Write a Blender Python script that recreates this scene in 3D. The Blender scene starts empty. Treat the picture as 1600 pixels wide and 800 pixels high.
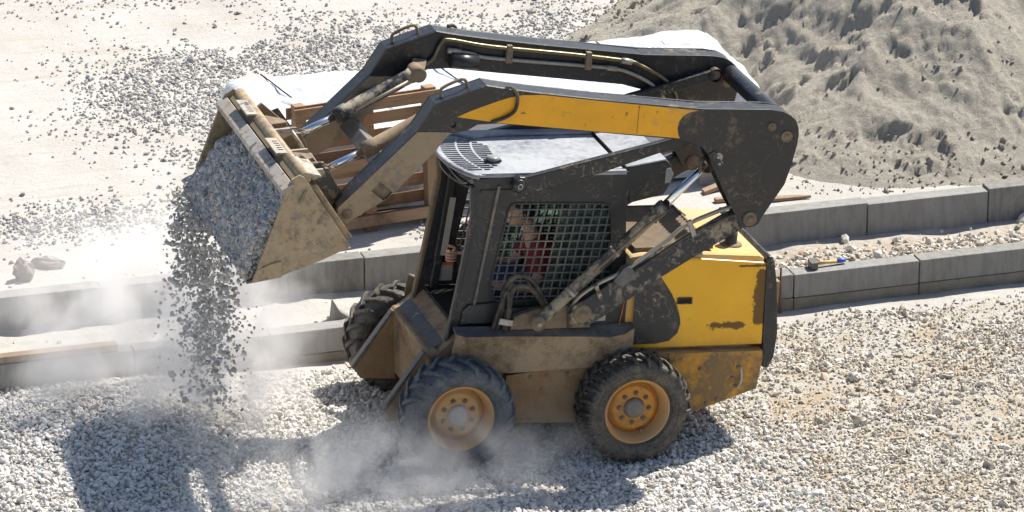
import bpy, bmesh, math, random
import numpy as np
from mathutils import Vector, Matrix, noise
from mathutils.geometry import tessellate_polygon
rad = math.radians
random.seed(7); rng = np.random.default_rng(7)
S = bpy.context.scene
C = S.collection

# ------------------------------------------------------------------ camera
cam_d = bpy.data.cameras.new('camera'); cam = bpy.data.objects.new('camera', cam_d); C.objects.link(cam)
TH, PS = rad(21.2), rad(17.0)
Fv = Vector((math.sin(PS)*math.cos(TH), math.cos(PS)*math.cos(TH), -math.sin(TH)))
Rv = Vector((math.cos(PS), -math.sin(PS), 0)); Uv = Rv.cross(Fv)
cam.matrix_world = Matrix(((Rv.x, Uv.x, -Fv.x, -9.31867), (Rv.y, Uv.y, -Fv.y, -28.41756), (Rv.z, Uv.z, -Fv.z, 12.86920), (0, 0, 0, 1)))
cam_d.sensor_width = 36; cam_d.lens = 7000/1600*36; cam_d.clip_end = 2000; cam_d.clip_start = .5
S.camera = cam
# ------------------------------------------------------------------ light
SUN_AZ, SUN_EL = 30.0, 53.0        # azimuth from +X towards +Y
w = bpy.data.worlds.new('World'); S.world = w; w.use_nodes = True
nt = w.node_tree; nt.nodes.clear()
sky = nt.nodes.new('ShaderNodeTexSky'); sky.sky_type = 'NISHITA'; sky.sun_disc = False
sky.sun_elevation = rad(SUN_EL); sky.sun_rotation = rad(90-SUN_AZ)
bg = nt.nodes.new('ShaderNodeBackground'); bg.inputs['Strength'].default_value = .078
wo = nt.nodes.new('ShaderNodeOutputWorld')
nt.links.new(sky.outputs[0], bg.inputs['Color']); nt.links.new(bg.outputs[0], wo.inputs['Surface'])
sd = bpy.data.lights.new('sun', 'SUN'); sd.energy = 4.6; sd.angle = rad(.53); sd.color = (1, .95, .87)
so = bpy.data.objects.new('sun', sd); C.objects.link(so)
dirv = Vector((math.cos(rad(SUN_AZ))*math.cos(rad(SUN_EL)), math.sin(rad(SUN_AZ))*math.cos(rad(SUN_EL)), math.sin(rad(SUN_EL))))
so.rotation_euler = dirv.to_track_quat('Z', 'Y').to_euler(); so.location = (6, 6, 12)
S.view_settings.view_transform = 'Standard'; S.view_settings.look = 'None'; S.view_settings.gamma = 1
S.view_settings.use_curve_mapping = False
S.view_settings.exposure = 0.80
S.cycles.use_denoising = True
S.cycles.max_bounces = 6; S.cycles.diffuse_bounces = 4; S.cycles.volume_bounces = 4
S.cycles.transparent_max_bounces = 16
S.cycles.volume_step_rate = 1.0; S.cycles.volume_max_steps = 96

# ------------------------------------------------------------------ object helpers
def tag(o, label=None, cat=None, group=None, kind=None):
    if label: o['label'] = label
    if cat: o['category'] = cat
    if group: o['group'] = group
    if kind: o['kind'] = kind
    return o
def empty(name, loc=(0, 0, 0), rot=(0, 0, 0)):
    o = bpy.data.objects.new(name, None); C.objects.link(o); o.location = loc; o.rotation_euler = rot
    o.empty_display_size = .1
    return o
class MB:
    """collects shapes, links them as one mesh object"""
    def __init__(s): s.v = []; s.f = []; s.m = []; s.sm = []
    def add(s, vs, fs, mi=0, smooth=False):
        b = len(s.v); s.v += [tuple(p) for p in vs]
        for f in fs: s.f.append(tuple(b+i for i in f)); s.m.append(mi); s.sm.append(smooth)
        return s
    def box(s, x0, x1, y0, y1, z0, z1, mi=0):
        vs = [(x, y, z) for x in (x0, x1) for y in (y0, y1) for z in (z0, z1)]
        return s.add(vs, [(0, 1, 3, 2), (4, 6, 7, 5), (0, 4, 5, 1), (2, 3, 7, 6), (0, 2, 6, 4), (1, 5, 7, 3)], mi)
    def beam(s, a, b, wd, ht, up=(0, 0, 1), mi=0):
        a = Vector(a); b = Vector(b); d = (b-a).normalized(); sd_ = d.cross(Vector(up)).normalized(); u = sd_.cross(d)
        vs = [p+sd_*i*wd/2+u*j*ht/2 for p in (a, b) for i in (-1, 1) for j in (-1, 1)]
        return s.add(vs, [(0, 1, 3, 2), (4, 6, 7, 5), (0, 4, 5, 1), (2, 3, 7, 6), (0, 2, 6, 4), (1, 5, 7, 3)], mi)
    def plate(s, outer, y0, y1, holes=(), mi=0, axes='xz'):
        """outline in x,z (or given axes) extruded between two values of the third axis"""
        loops = [list(outer)]+[list(h) for h in holes]
        def P(a, b, c):
            return {'xz': (a, c, b), 'xy': (a, b, c), 'yz': (c, a, b)}[axes]
        tr = tessellate_polygon([[Vector((p[0], p[1], 0)) for p in l] for l in loops])
        flat = [p for l in loops for p in l]; n = len(flat)
        vs = [P(p[0], p[1], y0) for p in flat]+[P(p[0], p[1], y1) for p in flat]
        fs = [tuple(t) for t in tr]+[tuple(n+i for i in reversed(t)) for t in tr]
        k = 0
        for l in loops:
            for i in range(len(l)):
                a, b = k+i, k+(i+1) % len(l); fs.append((a, b, n+b, n+a))
            k += len(l)
        return s.add(vs, fs, mi)
    def prism(s, outer, y0, y1, mi=0, axes='xz'):
        """as plate but with n-gon caps (bevels cleanly)"""
        def P(a, b, c):
            return {'xz': (a, c, b), 'xy': (a, b, c), 'yz': (c, a, b)}[axes]
        n = len(outer)
        vs = [P(p[0], p[1], y0) for p in outer]+[P(p[0], p[1], y1) for p in outer]
        fs = [tuple(range(n)), tuple(reversed(range(n, 2*n)))]+[(i, (i+1) % n, n+(i+1) % n, n+i) for i in range(n)]
        return s.add(vs, fs, mi)
    def tube(s, pts, r, seg=10, mi=0, cap=True):
        pts = [Vector(p) for p in pts]; rs = r if isinstance(r, (list, tuple)) else [r]*len(pts)
        vs = []; fs = []; ref = None
        for i, p in enumerate(pts):
            d = (pts[min(i+1, len(pts)-1)]-pts[max(i-1, 0)]).normalized()
            if ref is None: ref = d.orthogonal().normalized()
            ref = (ref-d*ref.dot(d)).normalized(); q = d.cross(ref)
            vs += [p+(ref*math.cos(t)+q*math.sin(t))*rs[i] for t in [2*math.pi*k/seg for k in range(seg)]]
        for i in range(len(pts)-1):
            for k in range(seg):
                fs.append((i*seg+k, i*seg+(k+1) % seg, (i+1)*seg+(k+1) % seg, (i+1)*seg+k))
        s.add(vs, fs, mi, True)
        if cap:
            b = len(s.v)-len(vs)
            s.f.append(tuple(b+k for k in reversed(range(seg)))); s.m.append(mi); s.sm.append(False)
            s.f.append(tuple(b+len(vs)-seg+k for k in range(seg))); s.m.append(mi); s.sm.append(False)
        return s
    def lathe(s, prof, c, seg=40, mi=0, axis='y', close=False):
        """profile [(radius, offset along axis)] turned about an axis through c"""
        vs = []; n = len(prof)
        for k in range(seg):
            t = 2*math.pi*k/seg; ct, st = math.cos(t), math.sin(t)
            for (r_, a) in prof:
                if axis == 'y': vs.append((c[0]+r_*ct, c[1]+a, c[2]+r_*st))
                elif axis == 'z': vs.append((c[0]+r_*ct, c[1]+r_*st, c[2]+a))
                else: vs.append((c[0]+a, c[1]+r_*ct, c[2]+r_*st))
        fs = []
        for k in range(seg):
            k2 = (k+1) % seg
            for i in range(n if close else n-1):
                j = (i+1) % n; fs.append((k*n+i, k*n+j, k2*n+j, k2*n+i))
        return s.add(vs, fs, mi, True)
    def build(s, name, mats, parent=None, bevel=0, smooth_angle=None):
        me = bpy.data.meshes.new(name); me.from_pydata(s.v, [], s.f)
        if not isinstance(mats, (list, tuple)): mats = [mats]
        for m_ in mats: me.materials.append(m_)
        me.polygons.foreach_set('material_index', s.m); me.polygons.foreach_set('use_smooth', s.sm)
        bm = bmesh.new(); bm.from_mesh(me)
        bmesh.ops.recalc_face_normals(bm, faces=bm.faces); bm.to_mesh(me); bm.free()
        me.update()
        o = bpy.data.objects.new(name, me); C.objects.link(o)
        if parent: o.parent = parent
        if bevel:
            b = o.modifiers.new('bevel', 'BEVEL'); b.width = bevel; b.segments = 2; b.limit_method = 'ANGLE'; b.angle_limit = rad(35)
            b.harden_normals = False
        return o
def mirror(pts): return [(p[0], -p[1], p[2]) for p in pts]
def smooth_path(pts, n=6):
    pts = [Vector(p) for p in pts]; out = []
    P = [pts[0]*2-pts[1]]+pts+[pts[-1]*2-pts[-2]]
    for i in range(1, len(P)-2):
        for k in range(n):
            t = k/n
            out.append(.5*((2*P[i])+(-P[i-1]+P[i+1])*t+(2*P[i-1]-5*P[i]+4*P[i+1]-P[i+2])*t*t+(-P[i-1]+3*P[i]-3*P[i+1]+P[i+2])*t**3))
    out.append(pts[-1]); return out

# ------------------------------------------------------------------ material helpers
class NT:
    def __init__(s, name):
        s.m = bpy.data.materials.new(name); s.m.use_nodes = True; s.t = s.m.node_tree; s.t.nodes.clear()
        s.out = s.n('OutputMaterial'); s.co = s.n('TexCoord')
    def n(s, k, **kw):
        nd = s.t.nodes.new('ShaderNode'+k)
        for a, b in kw.items(): setattr(nd, a, b)
        return nd
    def l(s, a, b): s.t.links.new(a, b)
    def noise(s, scale, detail=6, rough=.6, dist=0, vec=None, stretch=None):
        nd = s.n('TexNoise'); nd.inputs['Scale'].default_value = scale; nd.inputs['Detail'].default_value = detail
        nd.inputs['Roughness'].default_value = rough; nd.inputs['Distortion'].default_value = dist
        v = vec or s.co.outputs['Object']
        if stretch:
            mp = s.n('Mapping'); mp.inputs['Scale'].default_value = stretch[:3]
            if len(stretch) > 3: mp.inputs['Rotation'].default_value = (0, stretch[3], 0)
            s.l(v, mp.inputs[0]); v = mp.outputs[0]
        s.l(v, nd.inputs['Vector']); return nd.outputs['Fac']
    def vor(s, scale, feature='F1', vec=None, out='Distance'):
        nd = s.n('TexVoronoi', feature=feature); nd.inputs['Scale'].default_value = scale
        s.l(vec or s.co.outputs['Object'], nd.inputs['Vector']); return nd.outputs[out]
    def ramp(s, f, lo, hi, a=0., b=1.):
        nd = s.n('MapRange'); nd.inputs['From Min'].default_value = lo; nd.inputs['From Max'].default_value = hi
        nd.inputs['To Min'].default_value = a; nd.inputs['To Max'].default_value = b
        s.l(f, nd.inputs['Value']); return nd.outputs[0]
    def math(s, op, a, b=None):
        nd = s.n('Math', operation=op)
        for i, x in enumerate((a, b)):
            if x is None: continue
            if isinstance(x, (int, float)): nd.inputs[i].default_value = x
            else: s.l(x, nd.inputs[i])
        return nd.outputs[0]
    def mix(s, f, a, b):
        nd = s.n('Mix', data_type='RGBA')
        if isinstance(f, (int, float)): nd.inputs['Factor'].default_value = f
        else: s.l(f, nd.inputs['Factor'])
        for i, x in ((6, a), (7, b)):
            if isinstance(x, (tuple, list)): nd.inputs[i].default_value = (*x[:3], 1)
            else: s.l(x, nd.inputs[i])
        return nd.outputs[2]
    def sep(s, v=None):
        nd = s.n('SeparateXYZ'); s.l(v or s.co.outputs['Object'], nd.inputs[0]); return nd.outputs
    def bsdf(s, col, rough=.6, metal=0., bump=None, bstr=.3, bdist=.01, spec=.5):
        b = s.n('BsdfPrincipled')
        if isinstance(col, (tuple, list)): b.inputs['Base Color'].default_value = (*col[:3], 1)
        else: s.l(col, b.inputs['Base Color'])
        for k, x in (('Roughness', rough), ('Metallic', metal), ('Specular IOR Level', spec)):
            if isinstance(x, (int, float)): b.inputs[k].default_value = x
            else: s.l(x, b.inputs[k])
        if bump is not None:
            bp = s.n('Bump'); bp.inputs['Strength'].default_value = bstr; bp.inputs['Distance'].default_value = bdist
            s.l(bump, bp.inputs['Height']); s.l(bp.outputs[0], b.inputs['Normal'])
        s.l(b.outputs[0], s.out.inputs['Surface']); return b
M = {}
DUST = (.34, .245, .15)
def paint(name, col, dust=.35, dustcol=DUST, rough=.45, chips=.3, chipcol=(.10, .06, .035), scratch=0., scrcol=(.38, .32, .22), lowdust=None, metal=0., spec=.5, sharp=.18):
    t = NT(name)
    n1 = t.noise(2.6, 9, .68); n2 = t.noise(17, 8, .7); n3 = t.noise(60, 4, .7)
    c = t.mix(t.ramp(t.noise(5, 5), .3, .7), tuple(x*.9 for x in col), tuple(min(1, x*1.07) for x in col))
    if chips > 0:
        ch = t.ramp(t.noise(11, 9, .78), .66-chips*.14, .69-chips*.13)
        c = t.mix(ch, c, chipcol)
    if scratch > 0:
        sc = t.ramp(t.math('ABSOLUTE', t.math('SUBTRACT', t.noise(9, 3, .5, 1.2), .5)), 0, .013, 1, 0)
        sc2 = t.ramp(t.noise(4, 3), .45, .55)
        c = t.mix(t.math('MULTIPLY', t.math('MULTIPLY', sc, sc2), scratch), c, scrcol)
    d = t.math('ADD', t.math('MULTIPLY', n1, .6), t.math('MULTIPLY', n2, .4))
    if lowdust:
        z = t.sep()[2]
        d = t.math('ADD', d, t.ramp(z, lowdust[0], lowdust[1], lowdust[2], 0))
    df = t.ramp(d, .71-dust*.3-sharp/2, .71-dust*.3+sharp/2)
    df = t.math('MULTIPLY', df, .93)
    c = t.mix(df, c, t.mix(n3, tuple(x*.75 for x in dustcol), tuple(x*1.2 for x in dustcol)))
    r_ = t.math('ADD', t.math('MULTIPLY', df, .9-rough), rough)
    t.bsdf(c, r_, metal, t.math('ADD', t.math('MULTIPLY', n3, .4), df), .25, .004, spec)
    M[name] = t.m; return t.m
paint('yellow', (.82, .38, .006), dust=.24, dustcol=(.42, .28, .12), rough=.4, chips=.28, scratch=.25, scrcol=(.45, .22, .02))
paint('yellow_top', (.80, .40, .03), dust=.85, dustcol=(.46, .37, .22), rough=.55, chips=.3)
paint('yellow_dirty', (.72, .34, .015), dust=.85, dustcol=(.20, .135, .07), rough=.55, chips=.75)
paint('black', (.022, .023, .026), dust=.28, rough=.42, chips=.1, scratch=.8)
paint('black_roof', (.13, .145, .17), dust=.85, dustcol=(.36, .375, .40), rough=.42, chips=0, spec=.8)
paint('black_cab', (.024, .025, .027), dust=.25, dustcol=(.13, .115, .09), rough=.5, chips=.1, scratch=.35)
paint('arm_black', (.020, .020, .022), dust=.22, rough=.38, chips=.15, scratch=.5, scrcol=(.22, .17, .11))
paint('arm_dirty', (.10, .085, .065), dust=.95, dustcol=(.33, .25, .16), rough=.6, chips=.25, scratch=.3)
paint('mud_metal', (.07, .055, .04), dust=.88, dustcol=(.26, .19, .12), rough=.65, chips=.5)
paint('mud_patchy', (.022, .024, .03), dust=.60, dustcol=(.33, .28, .20), rough=.5, chips=.1, scratch=.5, sharp=.07)
paint('chassis', (.13, .075, .035), dust=.82, dustcol=(.38, .275, .17), rough=.7, chips=.7, chipcol=(.22, .09, .02))
paint('case_rust', (.26, .125, .04), dust=.72, dustcol=(.34, .235, .135), rough=.7, chips=.5, chipcol=(.09, .055, .03))
paint('fender_dark', (.085, .09, .098), dust=.6, dustcol=(.27, .22, .16), rough=.5, chips=.2)
paint('bucket_out', (.34, .24, .13), dust=.58, dustcol=(.45, .35, .225), rough=.5, chips=1.15, chipcol=(.15, .12, .085), scratch=.5, scrcol=(.5, .44, .33))
paint('bucket_in', (.20, .15, .08), dust=.6, dustcol=(.26, .20, .12), rough=.6, chips=.3)
paint('worn_steel', (.40, .375, .34), dust=.6, dustcol=(.36, .30, .22), rough=.45, chips=.9, metal=.3)
paint('rim_yellow', (.68, .27, .015), dust=.68, dustcol=(.36, .21, .09), rough=.55, chips=.6)
paint('rim_dusty', (.62, .29, .06), dust=.78, dustcol=(.46, .32, .18), rough=.65, chips=.3)
paint('hub_grey', (.13, .125, .12), dust=.6, dustcol=(.24, .21, .17), rough=.6, chips=.3)
paint('hub_light', (.42, .41, .40), dust=.5, dustcol=(.40, .36, .31), rough=.6, chips=.2)
paint('rubber_hose', (.025, .024, .022), dust=.65, dustcol=(.17, .13, .085), rough=.6, chips=0)
paint('brass_pipe', (.17, .145, .085), dust=.45, rough=.35, chips=.2, metal=.8)
paint('steel_pipe', (.40, .37, .31), dust=.55, rough=.4, chips=.2, metal=.5)
def simple(name, col, rough=.6, metal=0., bumpscale=0, bs=.3, spec=.5, var=.15):
    t = NT(name)
    c = t.mix(t.noise(12, 5), tuple(x*(1-var) for x in col), tuple(min(1, x*(1+var)) for x in col))
    t.bsdf(c, rough, metal, t.noise(bumpscale, 5) if bumpscale else None, bs, .005, spec); M[name] = t.m; return t.m
simple('dark_hole', (.012, .011, .010), .9)
simple('chrome', (.80, .80, .82), .12, 1.0, var=.03)
simple('seat_fabric', (.03, .03, .032), .8, 0, 90)
simple('skin', (.62, .36, .25), .55, 0, 60, .1)
simple('hair', (.03, .02, .015), .7, 0, 120)
simple('red_shirt', (.22, .02, .026), .85, 0, 40)
simple('jeans', (.06, .09, .16), .9, 0, 60)
simple('boots', (.05, .035, .025), .8)
simple('white_label', (.42, .39, .34), .5, var=.35)
simple('orange_label', (.65, .16, .03), .5)
simple('lamp_lens', (.26, .27, .27), .25, 0)
simple('handle_blue', (.02, .10, .50), .45)
simple('handle_wood', (.60, .36, .12), .5, 0, 60)
simple('iron', (.14, .13, .12), .55, .6, 70)
simple('rusty_rod', (.16, .07, .04), .8, 0, 90)
simple('leaf', (.55, .33, .03), .7)

# tinted dusty side glass
t = NT('green_glass')
tr = t.n('BsdfTransparent'); tr.inputs[0].default_value = (.45, .60, .54, 1)
df = t.n('BsdfPrincipled'); t.l(t.mix(t.noise(25, 6), (.07, .10, .085), (.20, .27, .235)), df.inputs['Base Color']); df.inputs['Roughness'].default_value = .25
mx = t.n('MixShader'); t.l(t.ramp(t.noise(14, 7, .75), .40, .66, .08, .60), mx.inputs[0])
t.l(tr.outputs[0], mx.inputs[1]); t.l(df.outputs[0], mx.inputs[2]); t.l(mx.outputs[0], t.out.inputs['Surface']); M['green_glass'] = t.m

# rubber
def rubber(name, col, dusty, dcol):
    t = NT(name)
    n1 = t.noise(7, 8, .7); n2 = t.noise(45, 6, .7)
    f = t.ramp(t.math('ADD', t.math('MULTIPLY', n1, .55), t.math('MULTIPLY', n2, .45)), .58-dusty*.25, .72-dusty*.12)
    t.bsdf(t.mix(f, col, dcol), t.ramp(f, 0, 1, .5, .9), 0, n2, .5, .006); M[name] = t.m
rubber('tyre_dark', (.028, .028, .027), .55, (.19, .155, .11))
rubber('tyre_dusty', (.045, .052, .062), .62, (.17, .18, .19))

# concrete kerb
t = NT('kerb_concrete')
ns = t.noise(90, 5, .7); nl = t.noise(3, 6, .6)
oi = t.n('ObjectInfo')
c = t.mix(t.ramp(nl, .3, .7), (.19, .182, .165), (.25, .243, .225))
c = t.mix(t.ramp(ns, .5, .72, 0, .6), c, (.36, .35, .32))
gz = t.n('NewGeometry'); pz = t.sep(gz.outputs['Position'])[2]
st = t.ramp(t.noise(6, 6, .7, 0, gz.outputs['Position'], (3, 3, .6)), .45, .62)
c = t.mix(t.math('MULTIPLY', st, .6), c, (.12, .105, .085))
c = t.mix(t.ramp(oi.outputs['Random'], 0, 1, 0, .25), c, (.42, .42, .42))
sp = t.ramp(t.vor(70), .0, .25, 1, 0)
t.bsdf(c, .9, 0, t.math('SUBTRACT', ns, t.math('MULTIPLY', sp, .5)), .5, .006); M['kerb'] = t.m
t = NT('kerb_footing')
ns = t.noise(60, 6, .75)
c = t.mix(t.ramp(t.noise(5, 6, .7), .35, .65), (.17, .15, .115), (.27, .24, .185)); c = t.mix(t.ramp(ns, .5, .7), c, (.30, .27, .22))
t.bsdf(c, .95, 0, ns, .8, .01); M['kerb_foot'] = t.m

# ground
t = NT('ground_dust')
P = t.n('NewGeometry').outputs['Position']
a = t.noise(.9, 8, .6, 0, P); b = t.noise(22, 7, .7, 0, P); f = t.noise(140, 4, .7, 0, P)
c = t.mix(t.ramp(a, .32, .68), (.42, .40, .365), (.53, .51, .475))
c = t.mix(t.ramp(b, .45, .75, 0, .5), c, (.37, .33, .27))
tan = t.ramp(t.noise(1.9, 6, .65, .5, P), .46, .60)
yy = t.sep(P)[1]; xx = t.sep(P)[0]
tan = t.math('MULTIPLY', tan, t.math('MULTIPLY', t.ramp(yy, 1.3, .9), t.ramp(xx, .2, 1.2)))
c = t.mix(t.math('MULTIPLY', tan, .85), c, (.36, .26, .14))
trk = t.ramp(t.noise(1.2, 6, .6, .3, P, (1.2, 8, 1)), .52, .66, 0, .55)
tb = t.math('MULTIPLY', t.ramp(yy, 1.68, 1.9), t.ramp(yy, 2.62, 2.35)); tb = t.math('MULTIPLY', tb, t.ramp(xx, .6, 2.0)); tb = t.math('MULTIPLY', tb, t.ramp(b, .35, .6)); c = t.mix(t.math('MULTIPLY', tb, .8), c, (.30, .215, .12))
c = t.mix(trk, c, (.40, .355, .29))
vf = t.n('TexVoronoi'); vf.inputs['Scale'].default_value = 62; t.l(P, vf.inputs['Vector'])
fz = t.math('MULTIPLY', t.ramp(yy, 1.35, 1.15), t.ramp(t.noise(7, 5, .6, 0, P), .40, .55))
sepc = t.n('SeparateColor'); t.l(vf.outputs['Color'], sepc.inputs[0])
c = t.mix(t.math('MULTIPLY', fz, .6), c, t.mix(sepc.outputs[0], (.28, .235, .17), (.58, .54, .46)))
bh = t.math('ADD', t.math('ADD', b, t.math('MULTIPLY', f, .5)), t.math('MULTIPLY', t.math('MULTIPLY', t.math('SUBTRACT', 1., vf.outputs['Distance']), fz), 1.2))
t.bsdf(c, .95, 0, bh, .7, .02); M['ground'] = t.m
t = NT('sand')
P = t.n('NewGeometry').outputs['Position']
a = t.noise(1.1, 8, .6, 0, P); b = t.noise(26, 8, .75, 0, P); f = t.noise(130, 5, .8, 0, P)
c = t.mix(t.ramp(a, .3, .7), (.56, .50, .405), (.70, .645, .54)); c = t.mix(t.ramp(b, .35, .6, 0, .8), (.45, .415, .35), c)
t.bsdf(c, .97, 0, t.math('ADD', t.math('MULTIPLY', b, 1.), t.math('MULTIPLY', f, .6)), 1.0, .05); M['sand'] = t.m
# stones: colour differs from stone to stone
def stone_mat(name, ramp_cols, tint=.2):
    t = NT(name)
    g = t.n('NewGeometry'); cr = t.n('ValToRGB'); cr.color_ramp.interpolation = 'LINEAR'
    el = cr.color_ramp.elements
    while len(el) < len(ramp_cols): el.new(.5)
    for e, (p, col) in zip(el, ramp_cols): e.position = p; e.color = (*col, 1)
    t.l(g.outputs['Random Per Island'], cr.inputs[0])
    n = t.noise(70, 4, .6, 0, g.outputs['Position'])
    c = t.mix(t.ramp(n, .3, .7, 0, tint), cr.outputs[0], (.62, .58, .5))
    t.bsdf(c, .85, 0, n, .3, .004); M[name] = t.m
stone_mat('gravel_white', [(0, (.34, .33, .32)), (.15, (.50, .48, .45)), (.5, (.64, .62, .58)), (.85, (.74, .72, .69)), (1, (.46, .40, .32))])
stone_mat('gravel_grey', [(0, (.20, .195, .19)), (.3, (.33, .32, .31)), (.7, (.46, .45, .42)), (1, (.60, .57, .52))], .1)
stone_mat('gravel_bucket', [(0, (.21, .205, .21)), (.3, (.32, .315, .315)), (.7, (.43, .42, .41)), (.92, (.56, .53, .49)), (1, (.42, .27, .19))], .15)
stone_mat('gravel_falling', [(0, (.26, .24, .22)), (.3, (.38, .36, .33)), (.7, (.50, .475, .44)), (1, (.62, .59, .54))], .2)
stone_mat('gravel_tan', [(0, (.26, .20, .13)), (.15, (.42, .37, .29)), (.6, (.56, .52, .45)), (.92, (.66, .63, .57)), (1, (.40, .26, .14))])
stone_mat('rock_brown', [(0, (.20, .15, .11)), (1, (.30, .24, .19))], .3)
# wood
def wood(name, a_, b_, sc=(1, 14, 14)):
    t = NT(name)
    oi = t.n('ObjectInfo'); g = t.n('NewGeometry')
    n = t.noise(3, 8, .7, 1.5, None, sc); m_ = t.noise(2.2, 6, .7)
    c = t.mix(t.ramp(n, .35, .65), a_, b_)
    c = t.mix(t.ramp(oi.outputs['Random'], 0, 1, 0, .7), c, (.36, .25, .16))
    c = t.mix(t.ramp(m_, .55, .75, 0, .8), c, tuple(x*.35 for x in a_))
    t.bsdf(c, .8, 0, n, .4, .004); M[name] = t.m
wood('pallet_wood', (.13, .065, .032), (.40, .21, .10), (1.2, 26, 26))
wood('plank_wood', (.22, .15, .10), (.36, .26, .18))
wood('grey_wood', (.30, .27, .24), (.45, .42, .38))
wood('red_wood', (.20, .11, .075), (.34, .22, .15), (3, 25, 25))
t = NT('white_sheet')
n = t.noise(5, 6, .55, 1.2); n2 = t.noise(1.5, 5, .6)
c = t.mix(t.ramp(n2, .4, .7), (.64, .66, .69), (.52, .54, .59)); c = t.mix(t.ramp(t.noise(9, 7, .75), .6, .75, 0, .6), c, (.55, .49, .40))
t.bsdf(c, .33, 0, t.math('ADD', n, t.ramp(t.math('ABSOLUTE', t.math('SUBTRACT', t.noise(2.6, 3, .5, 1.5), .5)), 0, .14, 0, .5)), .55, .04, .6); M['sheet'] = t.m

# ------------------------------------------------------------------ numpy noise and terrain
def vnoise(x, y, seed=0):
    xi = np.floor(x).astype(np.int64); yi = np.floor(y).astype(np.int64); fx = x-xi; fy = y-yi
    fx = fx*fx*(3-2*fx); fy = fy*fy*(3-2*fy)
    def h(a, b):
        n = (a*374761393+b*668265263+seed*974634777) & 0xFFFFFFFF
        n = ((n ^ (n >> 13))*1274126177) & 0xFFFFFFFF
        return ((n ^ (n >> 16)) & 0xFFFF)/65535.
    return (h(xi, yi)*(1-fx)+h(xi+1, yi)*fx)*(1-fy)+(h(xi, yi+1)*(1-fx)+h(xi+1, yi+1)*fx)*fy
def fbm(x, y, o=5, seed=0, g=.5):
    s_ = 0; a_ = 1; n_ = 0
    for i in range(o):
        s_ = s_+a_*vnoise(x*2**i+i*17.3, y*2**i-i*9.1, seed+i); n_ += a_; a_ *= g
    return s_/n_
def sstep(a, b, x):
    t_ = np.clip((x-a)/(b-a), 0, 1); return t_*t_*(3-2*t_)
def H(x, y):
    x = np.asarray(x, float); y = np.asarray(y, float)
    n1 = fbm(x*.9, y*.9, 4, 3)-.5; n2 = fbm(x*5, y*5, 4, 9)-.5
    front = .108*sstep(-.1, -1.25, x)*sstep(1.6, .9, y)
    front = front+.17*np.exp(-(((x+3.0)/1.1)**2+((y-.35)/.9)**2))+.05*sstep(-2, -4, x)
    front = front+.05*n1*sstep(2.5, 4, np.abs(x-.0)+1.6)+.016*n2+.02*sstep(1.05, 1.5, y)
    trench = .135+.05*n1+.07*(fbm(x*3.2, y*3.2, 4, 21)-.5)+.06*np.exp(-((y-2.05)/.22)**2)*(fbm(x*1.7, y*.5, 3, 31))
    back = .385+.03*n1*sstep(2.9, 4, y)+.012*n2+.01*(y > 3)*(fbm(x*1.5, y*6, 3, 41)-.5)
    z = front*(1-sstep(1.57, 1.68, y))+trench*sstep(1.57, 1.68, y)
    return z*(1-sstep(2.62, 2.73, y))+back*sstep(2.62, 2.73, y)
def grid_mesh(name, xs, ys, zf, mat, mask=None):
    X, Y_ = np.meshgrid(xs, ys, indexing='ij'); Z = zf(X, Y_)
    nx, ny = X.shape; co = np.stack([X, Y_, Z], -1).reshape(-1, 3)
    i = np.arange(nx-1)[:, None]*ny+np.arange(ny-1)[None, :]
    q = np.stack([i, i+ny, i+ny+1, i+1], -1).reshape(-1, 4)
    if mask is not None:
        mk = mask(X, Y_).reshape(-1); q = q[mk[q].any(1)]
        used = np.unique(q); mp = np.zeros(len(co), int); mp[used] = np.arange(len(used)); co = co[used]; q = mp[q]
    return raw_mesh(name, co, q, mat, True)
def raw_mesh(name, co, faces, mat, smooth=False):
    me = bpy.data.meshes.new(name); k = faces.shape[1]
    me.vertices.add(len(co)); me.vertices.foreach_set('co', np.ascontiguousarray(co, dtype=np.float32).ravel())
    me.loops.add(faces.size); me.loops.foreach_set('vertex_index', np.ascontiguousarray(faces, dtype=np.int32).ravel())
    me.polygons.add(len(faces)); me.polygons.foreach_set('loop_start', np.arange(0, faces.size, k, dtype=np.int32))
    me.polygons.foreach_set('use_smooth', np.full(len(faces), smooth)); me.materials.append(mat)
    me.update(calc_edges=True); me.validate()
    o = bpy.data.objects.new(name, me); C.objects.link(o); return o
def far(a, b, n): return list(np.geomspace(a, b, n))
xs = [-v for v in reversed(far(5.6, 300, 16))]+list(np.arange(-5.5, 7.5, .04))+far(7.6, 300, 16)
ys = [-v for v in reversed(far(3.6, 300, 16))]+list(np.arange(-3.5, 9.9, .04))+far(10, 400, 16)
tag(grid_mesh('ground', np.array(xs), np.array(ys), H, M['ground']), 'pale dusty compacted ground of the building site', kind='structure')

# ------------------------------------------------------------------ sand pile
poly = np.array([(1.95, 7.1), (2.95, 8.25), (4.5, 10), (8, 12), (12, 10), (13, 6), (11, 3.1), (7, 2.72), (4.5, 2.74), (3.6, 2.84), (2.95, 3.1), (2.55, 3.9), (2.45, 4.7), (1.75, 5.2), (1.7, 6.2)])
def pile_d(X, Y_):
    d = np.full(X.shape, 1e9); inside = np.zeros(X.shape, bool)
    for (ax, ay), (bx, by) in zip(poly, np.roll(poly, -1, 0)):
        tt = np.clip(((X-ax)*(bx-ax)+(Y_-ay)*(by-ay))/((bx-ax)**2+(by-ay)**2), 0, 1)
        d = np.minimum(d, np.hypot(X-ax-tt*(bx-ax), Y_-ay-tt*(by-ay)))
        c_ = ((ay > Y_) != (by > Y_)) & (X < (bx-ax)*(Y_-ay)/(by-ay+1e-12)+ax); inside ^= c_
    return np.where(inside, d, -d)
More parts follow.
